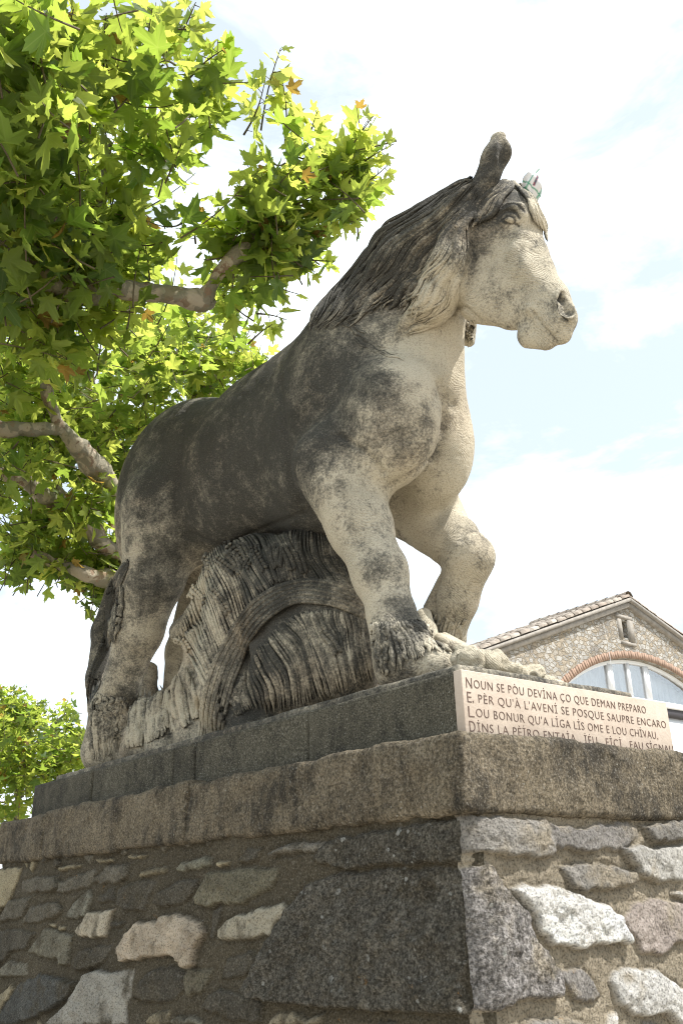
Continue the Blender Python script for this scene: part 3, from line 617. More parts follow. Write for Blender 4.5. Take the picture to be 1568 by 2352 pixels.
def cavity(V,F,Nn,it=5):
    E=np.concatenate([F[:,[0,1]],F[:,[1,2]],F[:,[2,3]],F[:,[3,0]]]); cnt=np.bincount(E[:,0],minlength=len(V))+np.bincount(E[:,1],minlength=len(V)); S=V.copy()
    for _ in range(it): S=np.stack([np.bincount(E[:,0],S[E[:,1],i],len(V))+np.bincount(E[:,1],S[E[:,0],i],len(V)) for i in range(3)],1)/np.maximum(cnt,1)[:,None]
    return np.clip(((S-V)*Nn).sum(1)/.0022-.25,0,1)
V,F=surface_nets(HP,(-4.7,-.05,.012),(.75,1.15,2.85),.0072)
Nn=grad(FH,V); CAV=cavity(V,F,Nn)*.6  # painted crease shade: hollows and grooves darkened in the colour
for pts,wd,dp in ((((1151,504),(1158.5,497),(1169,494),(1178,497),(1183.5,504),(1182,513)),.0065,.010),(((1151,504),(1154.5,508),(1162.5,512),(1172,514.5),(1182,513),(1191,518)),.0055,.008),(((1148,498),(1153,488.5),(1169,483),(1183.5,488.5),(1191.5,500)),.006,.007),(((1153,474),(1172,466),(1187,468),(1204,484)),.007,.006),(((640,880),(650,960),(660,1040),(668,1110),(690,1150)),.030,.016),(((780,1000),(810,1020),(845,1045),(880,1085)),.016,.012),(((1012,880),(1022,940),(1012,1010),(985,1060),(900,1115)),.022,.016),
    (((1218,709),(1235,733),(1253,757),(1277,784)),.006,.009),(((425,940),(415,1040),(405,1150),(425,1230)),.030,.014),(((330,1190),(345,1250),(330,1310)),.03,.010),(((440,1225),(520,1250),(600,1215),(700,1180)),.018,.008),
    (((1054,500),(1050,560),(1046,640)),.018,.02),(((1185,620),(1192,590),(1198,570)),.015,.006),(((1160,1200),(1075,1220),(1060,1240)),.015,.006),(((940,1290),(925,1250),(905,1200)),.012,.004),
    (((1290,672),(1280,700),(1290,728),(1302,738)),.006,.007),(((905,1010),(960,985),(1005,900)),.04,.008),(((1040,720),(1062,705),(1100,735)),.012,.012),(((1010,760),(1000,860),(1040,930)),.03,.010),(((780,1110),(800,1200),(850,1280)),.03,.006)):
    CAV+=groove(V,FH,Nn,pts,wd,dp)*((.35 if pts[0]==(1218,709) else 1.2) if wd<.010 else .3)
# broad chisel unevenness of the carved skin
hh=fbm(V,5,3,5)*.007+fbm(V,26,3,6)*.0022; V=V+Nn*hh[:,None]
horse=tag(empty('horse_statue',(-2,.5,0)),'larger than life limestone draught horse striding on the pedestal, blackened by weather','statue')
def hchild(o,p=None):
    if p is None: o.parent=horse; o.matrix_parent_inverse=Matrix.Translation((2,-.5,0))
    else: o.parent=p
    return o
hchild(mesh('horse_body',V,F,M_STAT,attrs={'stain_shade':stain_shade(V)+np.clip(CAV,0,1.4)*.55}))
def hair(name,sets,F=FH,mat=M_HAIR,bias=0.,parent=None,extra=None):
    mb=MB()
    for kw in sets: a,b,e=strands(F,**kw); mb.add(a,b,e)
    V=np.concatenate(mb.V); o=mesh(name,V,[np.concatenate(f) for f in mb.F.values()],mat,None,True,{'stain_shade':stain_shade(V)+bias+np.concatenate(mb.A)-.06}); return hchild(o,parent)
MA=[(1085,410),(1037,433),(971,461),(908,503),(860,540),(817,583),(780,632),(748,675),(722,725),(704,764)]
MBB=[(1090,430),(1040,470),(985,520),(932,568),(892,615),(855,665),(825,705),(790,740),(748,764)]
MC=[(1090,450),(1055,500),(1012,560),(970,610),(935,650),(905,675),(880,700),(862,720)]
MD=[(1084,470),(1062,530),(1038,590),(1010,640),(982,675),(960,700),(945,720)]
ME=[(1076,490),(1062,540),(1053,600),(1047,650),(1030,700),(1000,733),(960,748),(928,765)]
hair('mane',[dict(ctrl=[MA,MBB,MC,MD,ME],n=85,m=34,r=(.006,.0105),lift=.003,jit=4,wav=3.5,minlen=.45,seed=3,wf=2.2),
             dict(ctrl=[MA,MBB,MC,MD,ME],n=60,m=30,r=(.004,.007),lift=.014,jit=8,wav=6,minlen=.3,seed=4,wf=3.),dict(ctrl=[MA,MBB,MC,MD,ME],n=26,m=30,r=(.013,.020),lift=.006,jit=10,wav=6,minlen=.35,seed=44,wf=2.5),
             dict(ctrl=[ME,[(1060,560),(1054,620),(1050,680),(1028,728),(985,752),(940,775)]],n=12,m=26,r=(.007,.012),lift=.006,jit=2,wav=4,minlen=.7,seed=5,wf=3.),
             dict(ctrl=[[(800,735),(840,760),(880,790),(925,800)],[(770,745),(820,790),(870,815),(930,830)]],n=7,m=18,r=(.003,.006),lift=.001,jit=5,wav=3,minlen=.5,seed=6),
             dict(ctrl=[[(1090,735),(1085,765),(1078,795)],[(1072,740),(1072,770),(1072,800)]],n=7,m=12,r=(.006,.01),lift=.003,jit=2,wav=2,seed=7)],bias=.14)
hair('forelock',[dict(ctrl=[[(1165,415),(1135,430),(1110,455),(1088,490),(1080,530)],[(1172,415),(1150,440),(1125,470),(1100,500),(1088,525)],[(1180,420),(1165,450),(1145,480),(1120,505),(1100,520)]],n=30,m=20,r=(.006,.011),lift=.010,jit=3,wav=4,minlen=.5,seed=9,wf=2.),
                 dict(ctrl=[[(1180,420),(1200,450),(1215,480),(1222,510)],[(1190,424),(1215,460),(1235,500),(1247,545)],[(1195,425),(1222,462),(1243,498),(1253,540),(1252,560)]],n=22,m=20,r=(.006,.010),lift=.010,jit=2,wav=2,minlen=.7,seed=10,wf=1.5)])
hair('tail',[dict(ctrl=[[(296,1285),(254,1350),(243,1430),(226,1500),(206,1570),(206,1642)],[(300,1300),(272,1370),(262,1440),(250,1500),(232,1570),(215,1645)]],n=26,m=28,r=(.010,.018),lift=.006,jit=2,wav=3,seed=12,wf=1.5),
             dict(ctrl=[[(262,1345),(248,1400),(262,1478)],[(286,1345),(282,1420),(264,1482)]],n=12,m=20,r=(.009,.014),lift=.01,jit=1,wav=2,minlen=.8,seed=13)],bias=.45)
hair('hoof_feathering',[dict(ctrl=[[(858,1430),(862,1490),(868,1550)],[(880,1430),(886,1490),(893,1555)],[(905,1430),(928,1480),(945,1530)],[(930,1430),(965,1470),(990,1505)],[(955,1425),(1003,1466),(1042,1503)]],n=60,m=16,r=(.005,.011),lift=.006,jit=4,wav=3,minlen=.35,seed=14)])
hair('hoof_feathering',[dict(ctrl=[[(228,1590),(214,1650),(216,1745)],[(245,1600),(238,1660),(240,1750)],[(264,1600),(262,1660),(258,1745)],[(285,1600),(290,1660),(282,1725)]],n=46,m=16,r=(.008,.016),lift=.006,jit=4,wav=4,minlen=.3,seed=15)])
hair('hoof_feathering',[dict(ctrl=[[(985,1400),(975,1430),(985,1470)],[(1030,1420),(1020,1450),(1010,1480)],[(1070,1420),(1060,1450),(1058,1485)]],n=22,m=12,r=(.006,.011),lift=.004,jit=4,wav=3,minlen=.4,seed=16)])
# --- wheat sheaf under the belly
V,F=surface_nets(SP,(-4.0,.02,.012),(-.2,1.1,1.75),.013)
Nn=grad(FS,V); V=V+Nn*(fbm(V,8,4,8)*.03)[:,None]
sheaf=hchild(mesh('wheat_sheaf',V,F,M_HAIR,attrs={'stain_shade':stain_shade(V)+.2})); sheaf['label']='bound wheat sheaf carved under the belly'
def zc(*p): return [(x*.3296+401.9,y*.3296+1177) for x,y in p]
UP=[zc((250,1290),(150,1100),(60,950),(10,860)),zc((300,1080),(230,800),(160,640),(130,560)),zc((400,900),(330,700),(240,470),(200,280)),zc((520,690),(450,520),(370,350),(280,200)),zc((640,560),(560,420),(490,260),(390,140)),
    zc((740,490),(740,400),(680,250),(570,110)),zc((840,480),(810,350),(770,230),(720,90)),zc((980,490),(900,380),(850,260),(850,110)),zc((1150,540),(1100,430),(1020,290),(990,120)),zc((1290,620),(1250,520),(1170,350),(1110,180))]
LO=[zc((395,1300),(410,1350),(440,1420)),zc((430,1230),(440,1300),(480,1410)),zc((470,1150),(470,1250),(520,1380)),zc((570,960),(640,1080),(700,1200),(725,1400)),zc((690,830),(790,980),(850,1130),(885,1370)),zc((760,760),(900,900),(960,1060),(1015,1330)),zc((900,690),(960,820),(1040,990),(1120,1290)),
    zc((1040,680),(1070,790),(1120,900),(1210,1250)),zc((1180,700),(1190,800),(1210,920),(1280,1230)),zc((1290,710),(1300,800),(1320,920),(1370,1180))]
def z3(*p): return [(x*.415+172.2,y*.415+861.2) for x,y in p]
RO=[z3((290,2070),(305,1900),(335,1760)),z3((360,2055),(370,1900),(385,1705)),z3((430,2035),(430,1880),(440,1740)),z3((500,2000),(490,1850),(510,1690)),z3((600,1965),(565,1830),(560,1650)),z3((690,1900),(700,1800),(640,1600))]
hair('stalks',[dict(ctrl=UP,n=74,m=24,r=(.009,.0125),lift=.010,jit=1.2,wav=2.5,minlen=.9,seed=21,wf=1.2),dict(ctrl=LO,n=64,m=24,r=(.009,.014),lift=.009,jit=1.2,wav=2,minlen=.93,seed=22,wf=1.2),
               dict(ctrl=RO,n=40,m=16,r=(.009,.018),lift=.010,jit=2.5,wav=1.5,minlen=.6,seed=23)],FS,M_HAIR,-.04,sheaf)
BC=np.array([(486,1700),(497,1640),(511,1566),(534,1507),(563,1454),(600,1408),(646,1375),(692,1362),(745,1365),(791,1378),(842,1405)],float)
c=spline(BC,40); T=np.gradient(c,axis=0);T/=np.linalg.norm(T,axis=1,keepdims=True); Nb=np.stack([-T[:,1],T[:,0]],1)
mb=MB(); pth=[];rad=[]
for k in range(11):
    o_=(k-5)*5.2; P=hits(FS,c+Nb*(o_*(np.linspace(1.1,.85,40)))[:,None]); P=P+grad(FS,P)*(.022+.005*(k%2)); P[1:-1]=P[1:-1]*.34+(P[:-2]+P[2:])*.33; P[1:-1]=P[1:-1]*.34+(P[:-2]+P[2:])*.33; pth.append(P); rad.append(np.full(40,.0095))
Vt,Ft=tubes(pth,rad,7); hchild(mesh('straw_band',Vt,Ft,M_HAIR,attrs={'stain_shade':stain_shade(Vt)-.02}),sheaf)
# ears of grain: two rows of kernels along short paths
EARS=[zc((200,290),(245,360),(250,430)),zc((370,235),(450,300),(520,370)),zc((470,250),(500,300),(540,380)),zc((300,330),(360,370),(420,420)),zc((560,260),(600,330),(640,400)),zc((690,270),(700,330),(720,380)),zc((740,280),(735,330),(730,380)),
      zc((140,530),(190,570),(230,620)),zc((290,560),(340,620),(380,700)),zc((20,880),(80,900),(110,960)),zc((1010,730),(1030,780),(1050,830)),zc((1060,860),(1110,920),(1140,980)),zc((220,980),(235,1040),(260,1100)),zc((820,400),(800,340),(770,280)),zc((900,420),(880,360),(860,300)),zc((470,420),(440,360),(390,300)),zc((60,560),(110,560),(150,580))]
for e in EARS:
    mb=MB(); P=hits(FS,spline(e,8)); g=grad(FS,P); P=P+g*.024; T=np.gradient(P,axis=0);T/=np.linalg.norm(T,axis=1,keepdims=True); S_=np.cross(T,g)
    for i in range(8):
        for sgn in(-1,1):
            c0=P[i]+S_[i]*sgn*.012; d_=T[i]*.8+S_[i]*sgn*.4; v,f=tubes([np.array([c0-d_*.020,c0-d_*.006,c0+d_*.006,c0+d_*.018])],[np.array([.004,.0115,.0115,.003])],6); mb.add(v,f)
    V=np.concatenate(mb.V); hchild(mesh('grain_ear',V,[np.concatenate(f) for f in mb.F.values()],M_HAIR,attrs={'stain_shade':stain_shade(V)}),sheaf)
# --- base slab, lumps beside the hooves
V,F=rough_box((-3.62,.03,-.02),(-.02,1.02,.032),.014,.006,.012,51); hchild(mesh('base_slab',V,F,M_HAIR,attrs={'stain_shade':stain_shade(V)*.6+.55}))
LP=[Ell((-.12+.02*(i%2),.20+i*.062,.075-.008*i+.012*(i%3)),(.05,.042,.05-.003*i),.012) for i in range(6)]+[Ell((-.19,.24+i*.07,.10-.012*i),(.06,.045,.06-.005*i),.012) for i in range(5)]+[Cone(at(1010,1468,.50),.028,at(1062,1502,.42),.032,.03),Cone(at(1020,1462,.56),.02,at(1060,1490,.5),.03,.02),Cone(at(980,1440,.55),.035,at(973,1414,.56),.036,.03),Cone(at(985,1450,.55),.036,(-.6,.55,.05),.05,.03),Ell((-.45,.6,.05),(.34,.32,.07),.05)]
V,F=surface_nets(LP,(-1.0,.15,.012),(.05,1.1,.6),.009); Nn=grad(lambda P:field(LP,P),V); V=V+Nn*(fbm(V,30,3,8)*.022*(V[:,0]>-.33))[:,None]
hchild(mesh('carved_fruit',V,F,M_STAT,attrs={'stain_shade':stain_shade(V)-.2}))
# plastic bag wrapped over the far ear
m,t,b,o=newmat('printed_plastic'); a=attr(t,'ink',True); t.links.new(a,b.inputs['Base Color']); b.inputs['Roughness'].default_value=.35; M_BAG=m
bp=hd(1202,468,.15); bt=hd(1236,400,.15); ax=bt-bp; Lb=np.linalg.norm(ax); ax/=Lb; e1=np.cross(ax,(0,0,1.));e1/=np.linalg.norm(e1);e2=np.cross(ax,e1)
nr,ns=26,40; Vb=[];ink=[]
rs=np.random.default_rng(5)
for i in range(nr):
    v=i/(nr-1); r=.030+.022*math.sin(min(1.,v*1.3)*2.2); r*=1 if v<.7 else 1-(v-.7)*2.
    for j in range(ns):
        a=j/ns*2*math.pi; cr_=1+.16*math.sin(a*3+v*3)+.10*math.sin(a*7-v*5)+.05*math.sin(a*13+v*11); fl=1.25 if True else 1
        p=bp+ax*(v*Lb*1.05+(.012*math.sin(a*2+1)+.003*math.sin(5*a))*(v>.6)*(v))+(e1*math.cos(a)*r*fl+e2*math.sin(a)*r*.7)*cr_
        Vb.append(p); c=(.62,.62,.63)
        if v<.3: c=(.02,.12,.075)
        elif abs(v-.45)<.022 or (j%10==3): c=(.06,.24,.15)
        elif .5<v<.82 and (j%10) in (6,7): c=(.06,.05,.09) if (i+j)%5 else (.35,.06,.08)
        ink.append(c)
Vb=np.array(Vb); i=np.arange(nr-1)[:,None]*ns;j=np.arange(ns)[None];k=(j+1)%ns; Fb=np.stack([i+j,i+k,i+ns+k,i+ns+j],-1).reshape(-1,4)
top=len(Vb); Vb=np.concatenate([Vb,[bp+ax*Lb*.97]]); Ft=np.stack([(nr-1)*ns+np.arange(ns),(nr-1)*ns+(np.arange(ns)+1)%ns,np.full(ns,top)],1)
tag(mesh('plastic_bag',Vb,[Fb,Ft],M_BAG,None,True,{'ink':np.array(ink+[(.7,.7,.72)])}),'crumpled white plastic bag with green stripes pulled over the far ear of the horse','plastic bag')
# ------------------------------------------------------------------ plane trees
print('trees...')
m,t,b,o=newmat('plane_leaf')
hu=attr(t,'hue'); vn=attr(t,'vein'); co=N(t,'ShaderNodeTexCoord').outputs['Object']
base=mix(t,hu,(.035,.07,.018),(.07,.105,.02)); base=mix(t,smooth(t,hu,.955,.99),base,(.16,.10,.03))
base=mix(t,smooth(t,vn,.86,1.,0,.45),base,(.16,.22,.07)); base=mix(t,smooth(t,noise(t,35,4,.6,0,co),.62,.72,0,.5),base,(.10,.08,.02))
tr=mix(t,hu,(.30,.45,.05),(.80,.84,.15)); tr=mix(t,smooth(t,hu,.955,.99),tr,(.45,.28,.05)); tr=mix(t,smooth(t,vn,.86,1.,0,.3),tr,(.55,.62,.15))
t.links.new(base,b.inputs['Base Color']); b.inputs['Roughness'].default_value=.5; b.inputs['Specular IOR Level'].default_value=.35
tl=N(t,'ShaderNodeBsdfTranslucent'); t.links.new(tr,tl.inputs[0]); ms=N(t,'ShaderNodeMixShader'); ms.inputs[0].default_value=.60
t.links.new(b.outputs[0],ms.inputs[1]); t.links.new(tl.outputs[0],ms.inputs[2]); t.links.new(ms.outputs[0],o.inputs[0]); M_LEAF=m
m,t,b,o=newmat('plane_bark'); co=N(t,'ShaderNodeTexCoord').outputs['Object']
n1=noise(t,7,3,.5,.8,co); n2=noise(t,12,4,.6,.3,co); c=mix(t,smooth(t,n1,.47,.53),(.20,.18,.13),(.36,.31,.23)); c=mix(t,smooth(t,n2,.55,.6),c,(.22,.15,.10)); c=mix(t,smooth(t,noise(t,3,4,.6,0,co),.5,.62,0,.6),c,(.16,.17,.10))
t.links.new(c,b.inputs['Base Color']); b.inputs['Roughness'].default_value=.85; bump(t,b,noise(t,20,7,.7,.4,co),.02); M_BARK=m
M_TWIG=simple('twig_bark',(.12,.095,.05),.85,.4,30.,0)
# leaf template: five toothed lobes, petiole at the origin, tip towards +x
def leaf_template(teeth=True):
    out=[];v=[]
    lob=[(-128,.50),(-62,.80),(0,1.),(62,.80),(128,.50)]
    def P(a,r): return (r*math.cos(R(a))+.22,r*math.sin(R(a)))
    for i,(a,r) in enumerate(lob):
        w=17
        if teeth: out+=[P(a-w,r*.60),P(a-w*.72,r*.80),P(a-w*.42,r*.76),P(a,r),P(a+w*.42,r*.76),P(a+w*.72,r*.80),P(a+w,r*.60)]; v+=[.2,0,.45,1,.45,0,.2]
        else: out+=[P(a-w,r*.62),P(a,r),P(a+w,r*.62)]; v+=[.2,1,.2]
        if i<4: out.append(P((a+lob[i+1][0])/2,.40)); v.append(0)
    out=np.array(out); n=len(out); V=np.concatenate([[[.22,0]],out]); F=np.array([[0,1+i,1+(i+1)%n] for i in range(n)])
    V=np.concatenate([V,np.zeros((len(V),1))],1)/1.35; return V,F,np.array([1.]+v)
LT=leaf_template(True); LS=leaf_template(False)
def leaves(pos,dirn,nor,size,T,rs,hue):
    V0,F0,v0=T; n=len(pos); dirn/=np.linalg.norm(dirn,axis=1,keepdims=True); s=np.cross(nor,dirn); s/=np.linalg.norm(s,axis=1,keepdims=True)+1e-9; nn=np.cross(dirn,s)
    cup=rs.uniform(-.9,.5,n)[:,None]; fold=rs.uniform(-.1,.55,n)[:,None]; tw=rs.uniform(-.5,.5,n)[:,None]; rip=rs.uniform(0,6,n)[:,None]
    x=V0[None,:,0];y=V0[None,:,1]; z=-cup*x*x*.55+fold*np.abs(y)*.6+tw*x*y+.05*np.sin(9*y+rip+7*x)
    V=pos[:,None]+(dirn[:,None]*x[...,None]+s[:,None]*y[...,None]+nn[:,None]*z[...,None])*size[:,None,None]
    F=(F0[None]+(np.arange(n)*len(V0))[:,None,None]).reshape(-1,3)
    return V.reshape(-1,3),F,np.repeat(hue,len(V0)),np.tile(v0,n)
def crown(blobs,leafsize,seed,T,per=8,twlen=.55,dens=.6,shoots=(),thr=-.06):
    """blobs: photo x, y, radius, distance, depth spread, number of sprigs"""
    rs=np.random.default_rng(seed); tw=[];tr_=[];Lp=[];Ld=[];Ln=[];Ls=[];Lh=[]
    for bx,by,br,dist,dep,n in blobs:
        for _ in range(max(1,round(n*dens*(.62 if (by<380 and bx>140) else 1)))):
            a=rs.uniform(0,2*np.pi); q=math.sqrt(rs.random())*br; px=bx+q*math.cos(a);py=by+q*math.sin(a)
            d=wray(px,py); p0=CAM+d*(dist+rs.uniform(-dep,dep))
            if by<560 and bx>130 and fbm(p0[None],2.0,2,seed+60)[0]<.02: continue
            if fbm(p0[None],.95,2,seed+50)[0]+.5*fbm(p0[None],2.4,1,seed+51)[0]<thr: continue
            g=np.array([rs.normal(0,.6),rs.normal(0,.6),rs.normal(.35,.5)]); g/=np.linalg.norm(g); ln=twlen*rs.uniform(.5,1.1)
            p0=p0-g*ln*.5; side=np.cross(g,rs.normal(size=3)); side/=np.linalg.norm(side)
            ts=np.linspace(0,1,6)[:,None]; path=p0+g*ts*ln+side*(ts**2)*ln*.22+np.array([0,0,.15])*ts**2*ln; tw.append(path); tr_.append(np.linspace(.006,.0022,6)*leafsize/.19)
            k=per+rs.integers(-2,3); hz=rs.random()
            for i in range(k):
                u=(i+.8)/k; b_=p0+g*u*ln+side*u*u*ln*.22; az=i*2.4+rs.uniform(-.5,.5); e_=np.cross(g,side); out=side*math.cos(az)+e_*math.sin(az)+g*.5
                sz=leafsize*rs.uniform(.65,1.15)*(1.05-.55*u**3); out=out/np.linalg.norm(out); b2=b_+out*sz*.28
                Lp.append(b2); Ld.append(out+np.array([0,0,-.35])+rs.normal(0,.2,3)); Ln.append(np.array([0,0,1.])+rs.normal(0,.55,3)+out*.3); Ls.append(sz); Lh.append(np.clip(.12+.5*u+rs.normal(0,.2)+(.25 if hz>.8 else 0),0,1))
    for x0,y0,x1,y1,dist,nl in shoots:   # long upright shoots at the fringe
        a=CAM+wray(x0,y0)*dist; b=CAM+wray(x1,y1)*(dist-.15); ln=np.linalg.norm(b-a); g=(b-a)/ln; side=np.cross(g,rs.normal(size=3)); side/=np.linalg.norm(side)
        ts=np.linspace(0,1,9)[:,None]; path=a+g*ts*ln+side*np.sin(ts*math.pi)*ln*.06; tw.append(path); tr_.append(np.linspace(.008,.0025,9))
        for i in range(nl):
            u=(i+.6)/nl; b_=a+g*u*ln+side*math.sin(u*math.pi)*ln*.06; az=i*2.4+rs.uniform(-.4,.4); e_=np.cross(g,side); out=side*math.cos(az)+e_*math.sin(az)+g*.5; out/=np.linalg.norm(out)
            sz=leafsize*rs.uniform(.7,1.05)*(1.-.5*u**3); tw.append(np.array([b_,b_+out*sz*.3])); tr_.append(np.array([.003,.002]))
            Lp.append(b_+out*sz*.3); Ld.append(out+np.array([0,0,-.3])+rs.normal(0,.2,3)); Ln.append(np.array([0,0,1.])+rs.normal(0,.6,3)+out*.3); Ls.append(sz); Lh.append(np.clip(.5+.4*u+rs.normal(0,.12),0,1))
    A=[np.array(x) for x in (Lp,Ld,Ln,Ls,Lh)]
    V,F,h,v=leaves(A[0],A[1],A[2],A[3],T,rs,A[4]); tv,tf=tubes(tw,tr_,3); print('leaves',len(Lp)); return V,F,h,v,tv,tf
def limb(pts,seed=0,near=.22):
    """pts: photo x,y,distance,radius in photo units; knobbly pollarded limb"""
    P=np.array([CAM+wray(a,b)*(d-near) for a,b,d,r in pts]); rr=np.array([r*(d-near)/FL for a,b,d,r in pts]); n=len(pts)*9
    Q=spline(np.concatenate([P,rr[:,None]],1),n); Q[:,:3]+=np.stack([fbm(Q[:,:3],5,2,seed+i) for i in range(3)],1)*.03; r=Q[:,3]*(1+.28*fbm(Q[:,:3],6,3,seed+7)+.22*np.clip(fbm(Q[:,:3],2.2,2,seed+9),0,1)*2)
    V,F=tubes([Q[:,:3]],[np.maximum(r,.006)],12); c=Q[:,:3].repeat(12,0); d=V-c; V=V+d*(fbm(V,16,3,seed+3)*.35)[:,None]; return V,F
def tree(label,limbs,blobs,leafsize,seed,T=LT,cat='tree',per=8,twlen=.55,group=None,dens=.6,shoots=(),thr=-.06):
    base=limbs[0][0]; p=CAM+wray(base[0],base[1])*base[2]; r=empty('plane_tree',(p[0],p[1],GROUND)); tag(r,label,cat,group)
    inv=Matrix.Translation((-p[0],-p[1],-GROUND))
    V,F,h,v,tv,tf=crown(blobs,leafsize,seed,T,per,twlen,dens,shoots,thr)
    for o in (mesh('crown',V,F,M_LEAF,None,True,{'hue':h,'vein':v}),mesh('twigs',tv,tf,M_TWIG)): o.parent=r; o.matrix_parent_inverse=inv
    mb=MB(); mb.add(*limb(limbs[0],seed)); o=mb.build('trunk',M_BARK,None,True); o.parent=r; o.matrix_parent_inverse=inv
    for i,l_ in enumerate(limbs[1:]): 
        mb=MB(); mb.add(*limb(l_,seed+i*3+1)); o=mb.build('limb',M_BARK,None,True); o.parent=r; o.matrix_parent_inverse=inv
    return r
# tree behind the horse's hindquarters: trunk hidden by the hind leg, limbs sweep up and left
tree('plane tree with mottled limbs standing behind the hindquarters of the horse',
 [[(292,2085,8.6,52),(292,1700,8.4,44),(300,1450,8.3,42),(318,1320,8.2,44)],
  [(318,1320,8.2,36),(290,1280,8.0,22),(235,1250,7.8,20),(208,1215,7.7,20),(180,1168,7.6,15),(120,1120,7.6,12)],
  [(318,1320,8.2,36),(300,1240,8.,26),(270,1180,7.7,22),(255,1120,7.5,22),(218,1065,7.3,27),(178,1022,7.2,18),(137,978,7.1,13),(110,900,7.,11),(112,800,7,10),(130,742,7,9)],
  [(318,1320,8.2,36),(286,1335,8.0,16),(249,1328,7.8,20),(215,1325,7.7,16),(183,1315,7.6,16),(137,1294,7.6,12),(70,1265,7.5,10)],
  [(180,1168,7.6,14),(140,1160,7.6,16),(104,1140,7.5,20),(50,1105,7.4,17),(0,1082,7.3,16),(-60,1060,7.2,14)],
  [(137,978,7.1,14),(83,987,7.,16),(0,985,6.9,17),(-80,960,6.8,12)],
  [(318,1320,8.2,30),(380,1150,8.8,22),(420,1000,9.,20),(470,900,9.,16),(520,850,9,10)]],
 [(60,1010,120,7.4,.9,40),(170,1000,110,7.6,.9,40),(60,1140,110,7.6,.8,42),(180,1130,90,7.8,.8,30),(230,1020,90,8.,.8,30),(300,930,100,8.4,.8,34),(420,860,80,8.6,.7,22),(520,850,75,8.6,.6,20),(600,850,34,8.6,.3,4),(200,900,110,7.8,.9,34),(70,880,110,7.4,.9,34),
  (60,1240,60,7.6,.5,12),(40,1290,45,7.6,.3,6),(150,1290,45,7.7,.4,9),(230,1290,55,7.9,.4,16),(240,1355,24,7.9,.3,8),(75,1310,16,7.6,.1,2),(130,1240,50,7.8,.5,8),(400,780,80,8.4,.8,14),(330,820,90,8.2,.8,20)],.17,101,dens=1.7,thr=-.30)
SH_B=[(600,300,645,110,6.,11),(655,330,650,190,6.,8),(480,260,500,90,5.8,9),(560,310,610,180,6.,6),(700,380,730,255,6.1,9),(760,420,860,262,6.1,10),(800,400,905,330,6.1,9),(790,440,890,380,6.1,6),(380,120,450,5,5.5,9),(240,170,245,30,5.3,8),(420,200,520,110,5.7,5),(330,120,350,20,5.4,8),
 (740,480,815,510,6.1,6),(720,510,800,480,6.1,6),(640,600,725,625,6.1,5),(610,640,685,675,6.1,4),(590,720,660,735,6.,4),(570,790,625,745,6.,3),(700,560,730,550,6.1,3),(270,250,240,100,5.3,8),(150,150,170,20,5.,8),(450,560,455,455,5.9,5)]
# nearer tree whose trunk stands outside the picture on the left
tree('plane tree reaching in from the upper left with bright backlit leaves',
 [[(-520,2300,6.4,60),(-480,1500,6.3,55),(-430,900,6.1,52),(-380,700,6.,50)],
  [(-380,700,6.,46),(-200,600,5.9,32),(-60,560,5.8,30),(60,585,5.7,31),(115,635,5.7,32),(165,662,5.7,26),(212,668,5.7,30),(250,660,5.7,21),(330,663,5.8,20),(400,676,5.8,21),(465,688,5.9,22),(478,680,5.9,14)],
  [(465,688,5.9,18),(500,640,5.9,14),(545,590,5.9,15),(578,545,6.,12),(600,500,6.1,8),(620,450,6.2,5),(635,390,6.2,3)],
  [(165,655,6.2,20),(190,580,6.2,12),(225,480,6.3,12),(245,420,6.3,14),(250,370,6.3,7),(255,320,6.3,4)],
  [(-380,700,6.,40),(-200,350,5.6,24),(-60,120,5.2,18),(60,-60,5,12)]],
 [(50,50,80,4.9,.5,20),(55,180,110,5.1,.7,38),(60,320,110,5.4,.8,40),(50,450,110,5.6,.8,40),(60,600,110,5.8,.7,36),(70,720,90,6.,.7,26),(190,250,85,5.4,.6,16),(200,370,95,5.6,.6,30),(230,470,100,5.7,.7,36),(300,560,100,5.8,.7,32),(180,580,90,5.8,.7,26),
  (330,380,95,5.7,.6,26),(330,270,75,5.7,.5,14),(430,320,85,5.8,.5,18),(300,170,60,5.6,.4,8),(350,110,50,5.5,.4,8),(230,15,34,5.,.2,4),(400,25,60,5.5,.3,8),(510,120,34,5.8,.2,4),(490,230,60,5.8,.3,8),(545,370,90,5.9,.5,24),(560,300,60,5.9,.4,9),
  (520,460,70,5.9,.5,20),(610,440,80,6.,.5,24),(560,560,85,6.,.6,26),(650,370,70,6.,.4,16),(640,190,45,6.,.2,7),(645,260,36,6.,.2,5),(725,330,60,6.1,.3,11),(740,420,60,6.1,.3,12),(720,270,36,6.1,.2,4),(800,330,45,6.1,.2,6),(850,300,40,6.1,.2,5),(870,340,36,6.1,.15,4),(790,400,40,6.1,.2,5),(810,460,26,6.1,.15,3),
  (700,500,50,6.1,.3,10),(640,540,60,6.1,.4,12),(640,620,40,6.1,.3,6),(690,610,22,6.1,.1,2),(520,640,60,6.,.5,14),(480,740,65,6.1,.5,16),(540,700,30,6.1,.2,3),(600,740,26,6.1,.15,2),(650,735,20,6.1,.1,2),(400,700,50,6.,.5,9),(300,740,70,6.2,.6,16),(350,620,60,5.9,.5,10),(210,760,90,6.2,.7,26),(500,810,45,6.3,.4,9),(60,820,80,6.4,.6,18),
  (-180,200,160,5.2,.8,30),(-180,500,160,5.8,.8,30),(-170,850,140,6.4,.8,20)],.195,202,shoots=SH_B,dens=.92,thr=-.02)
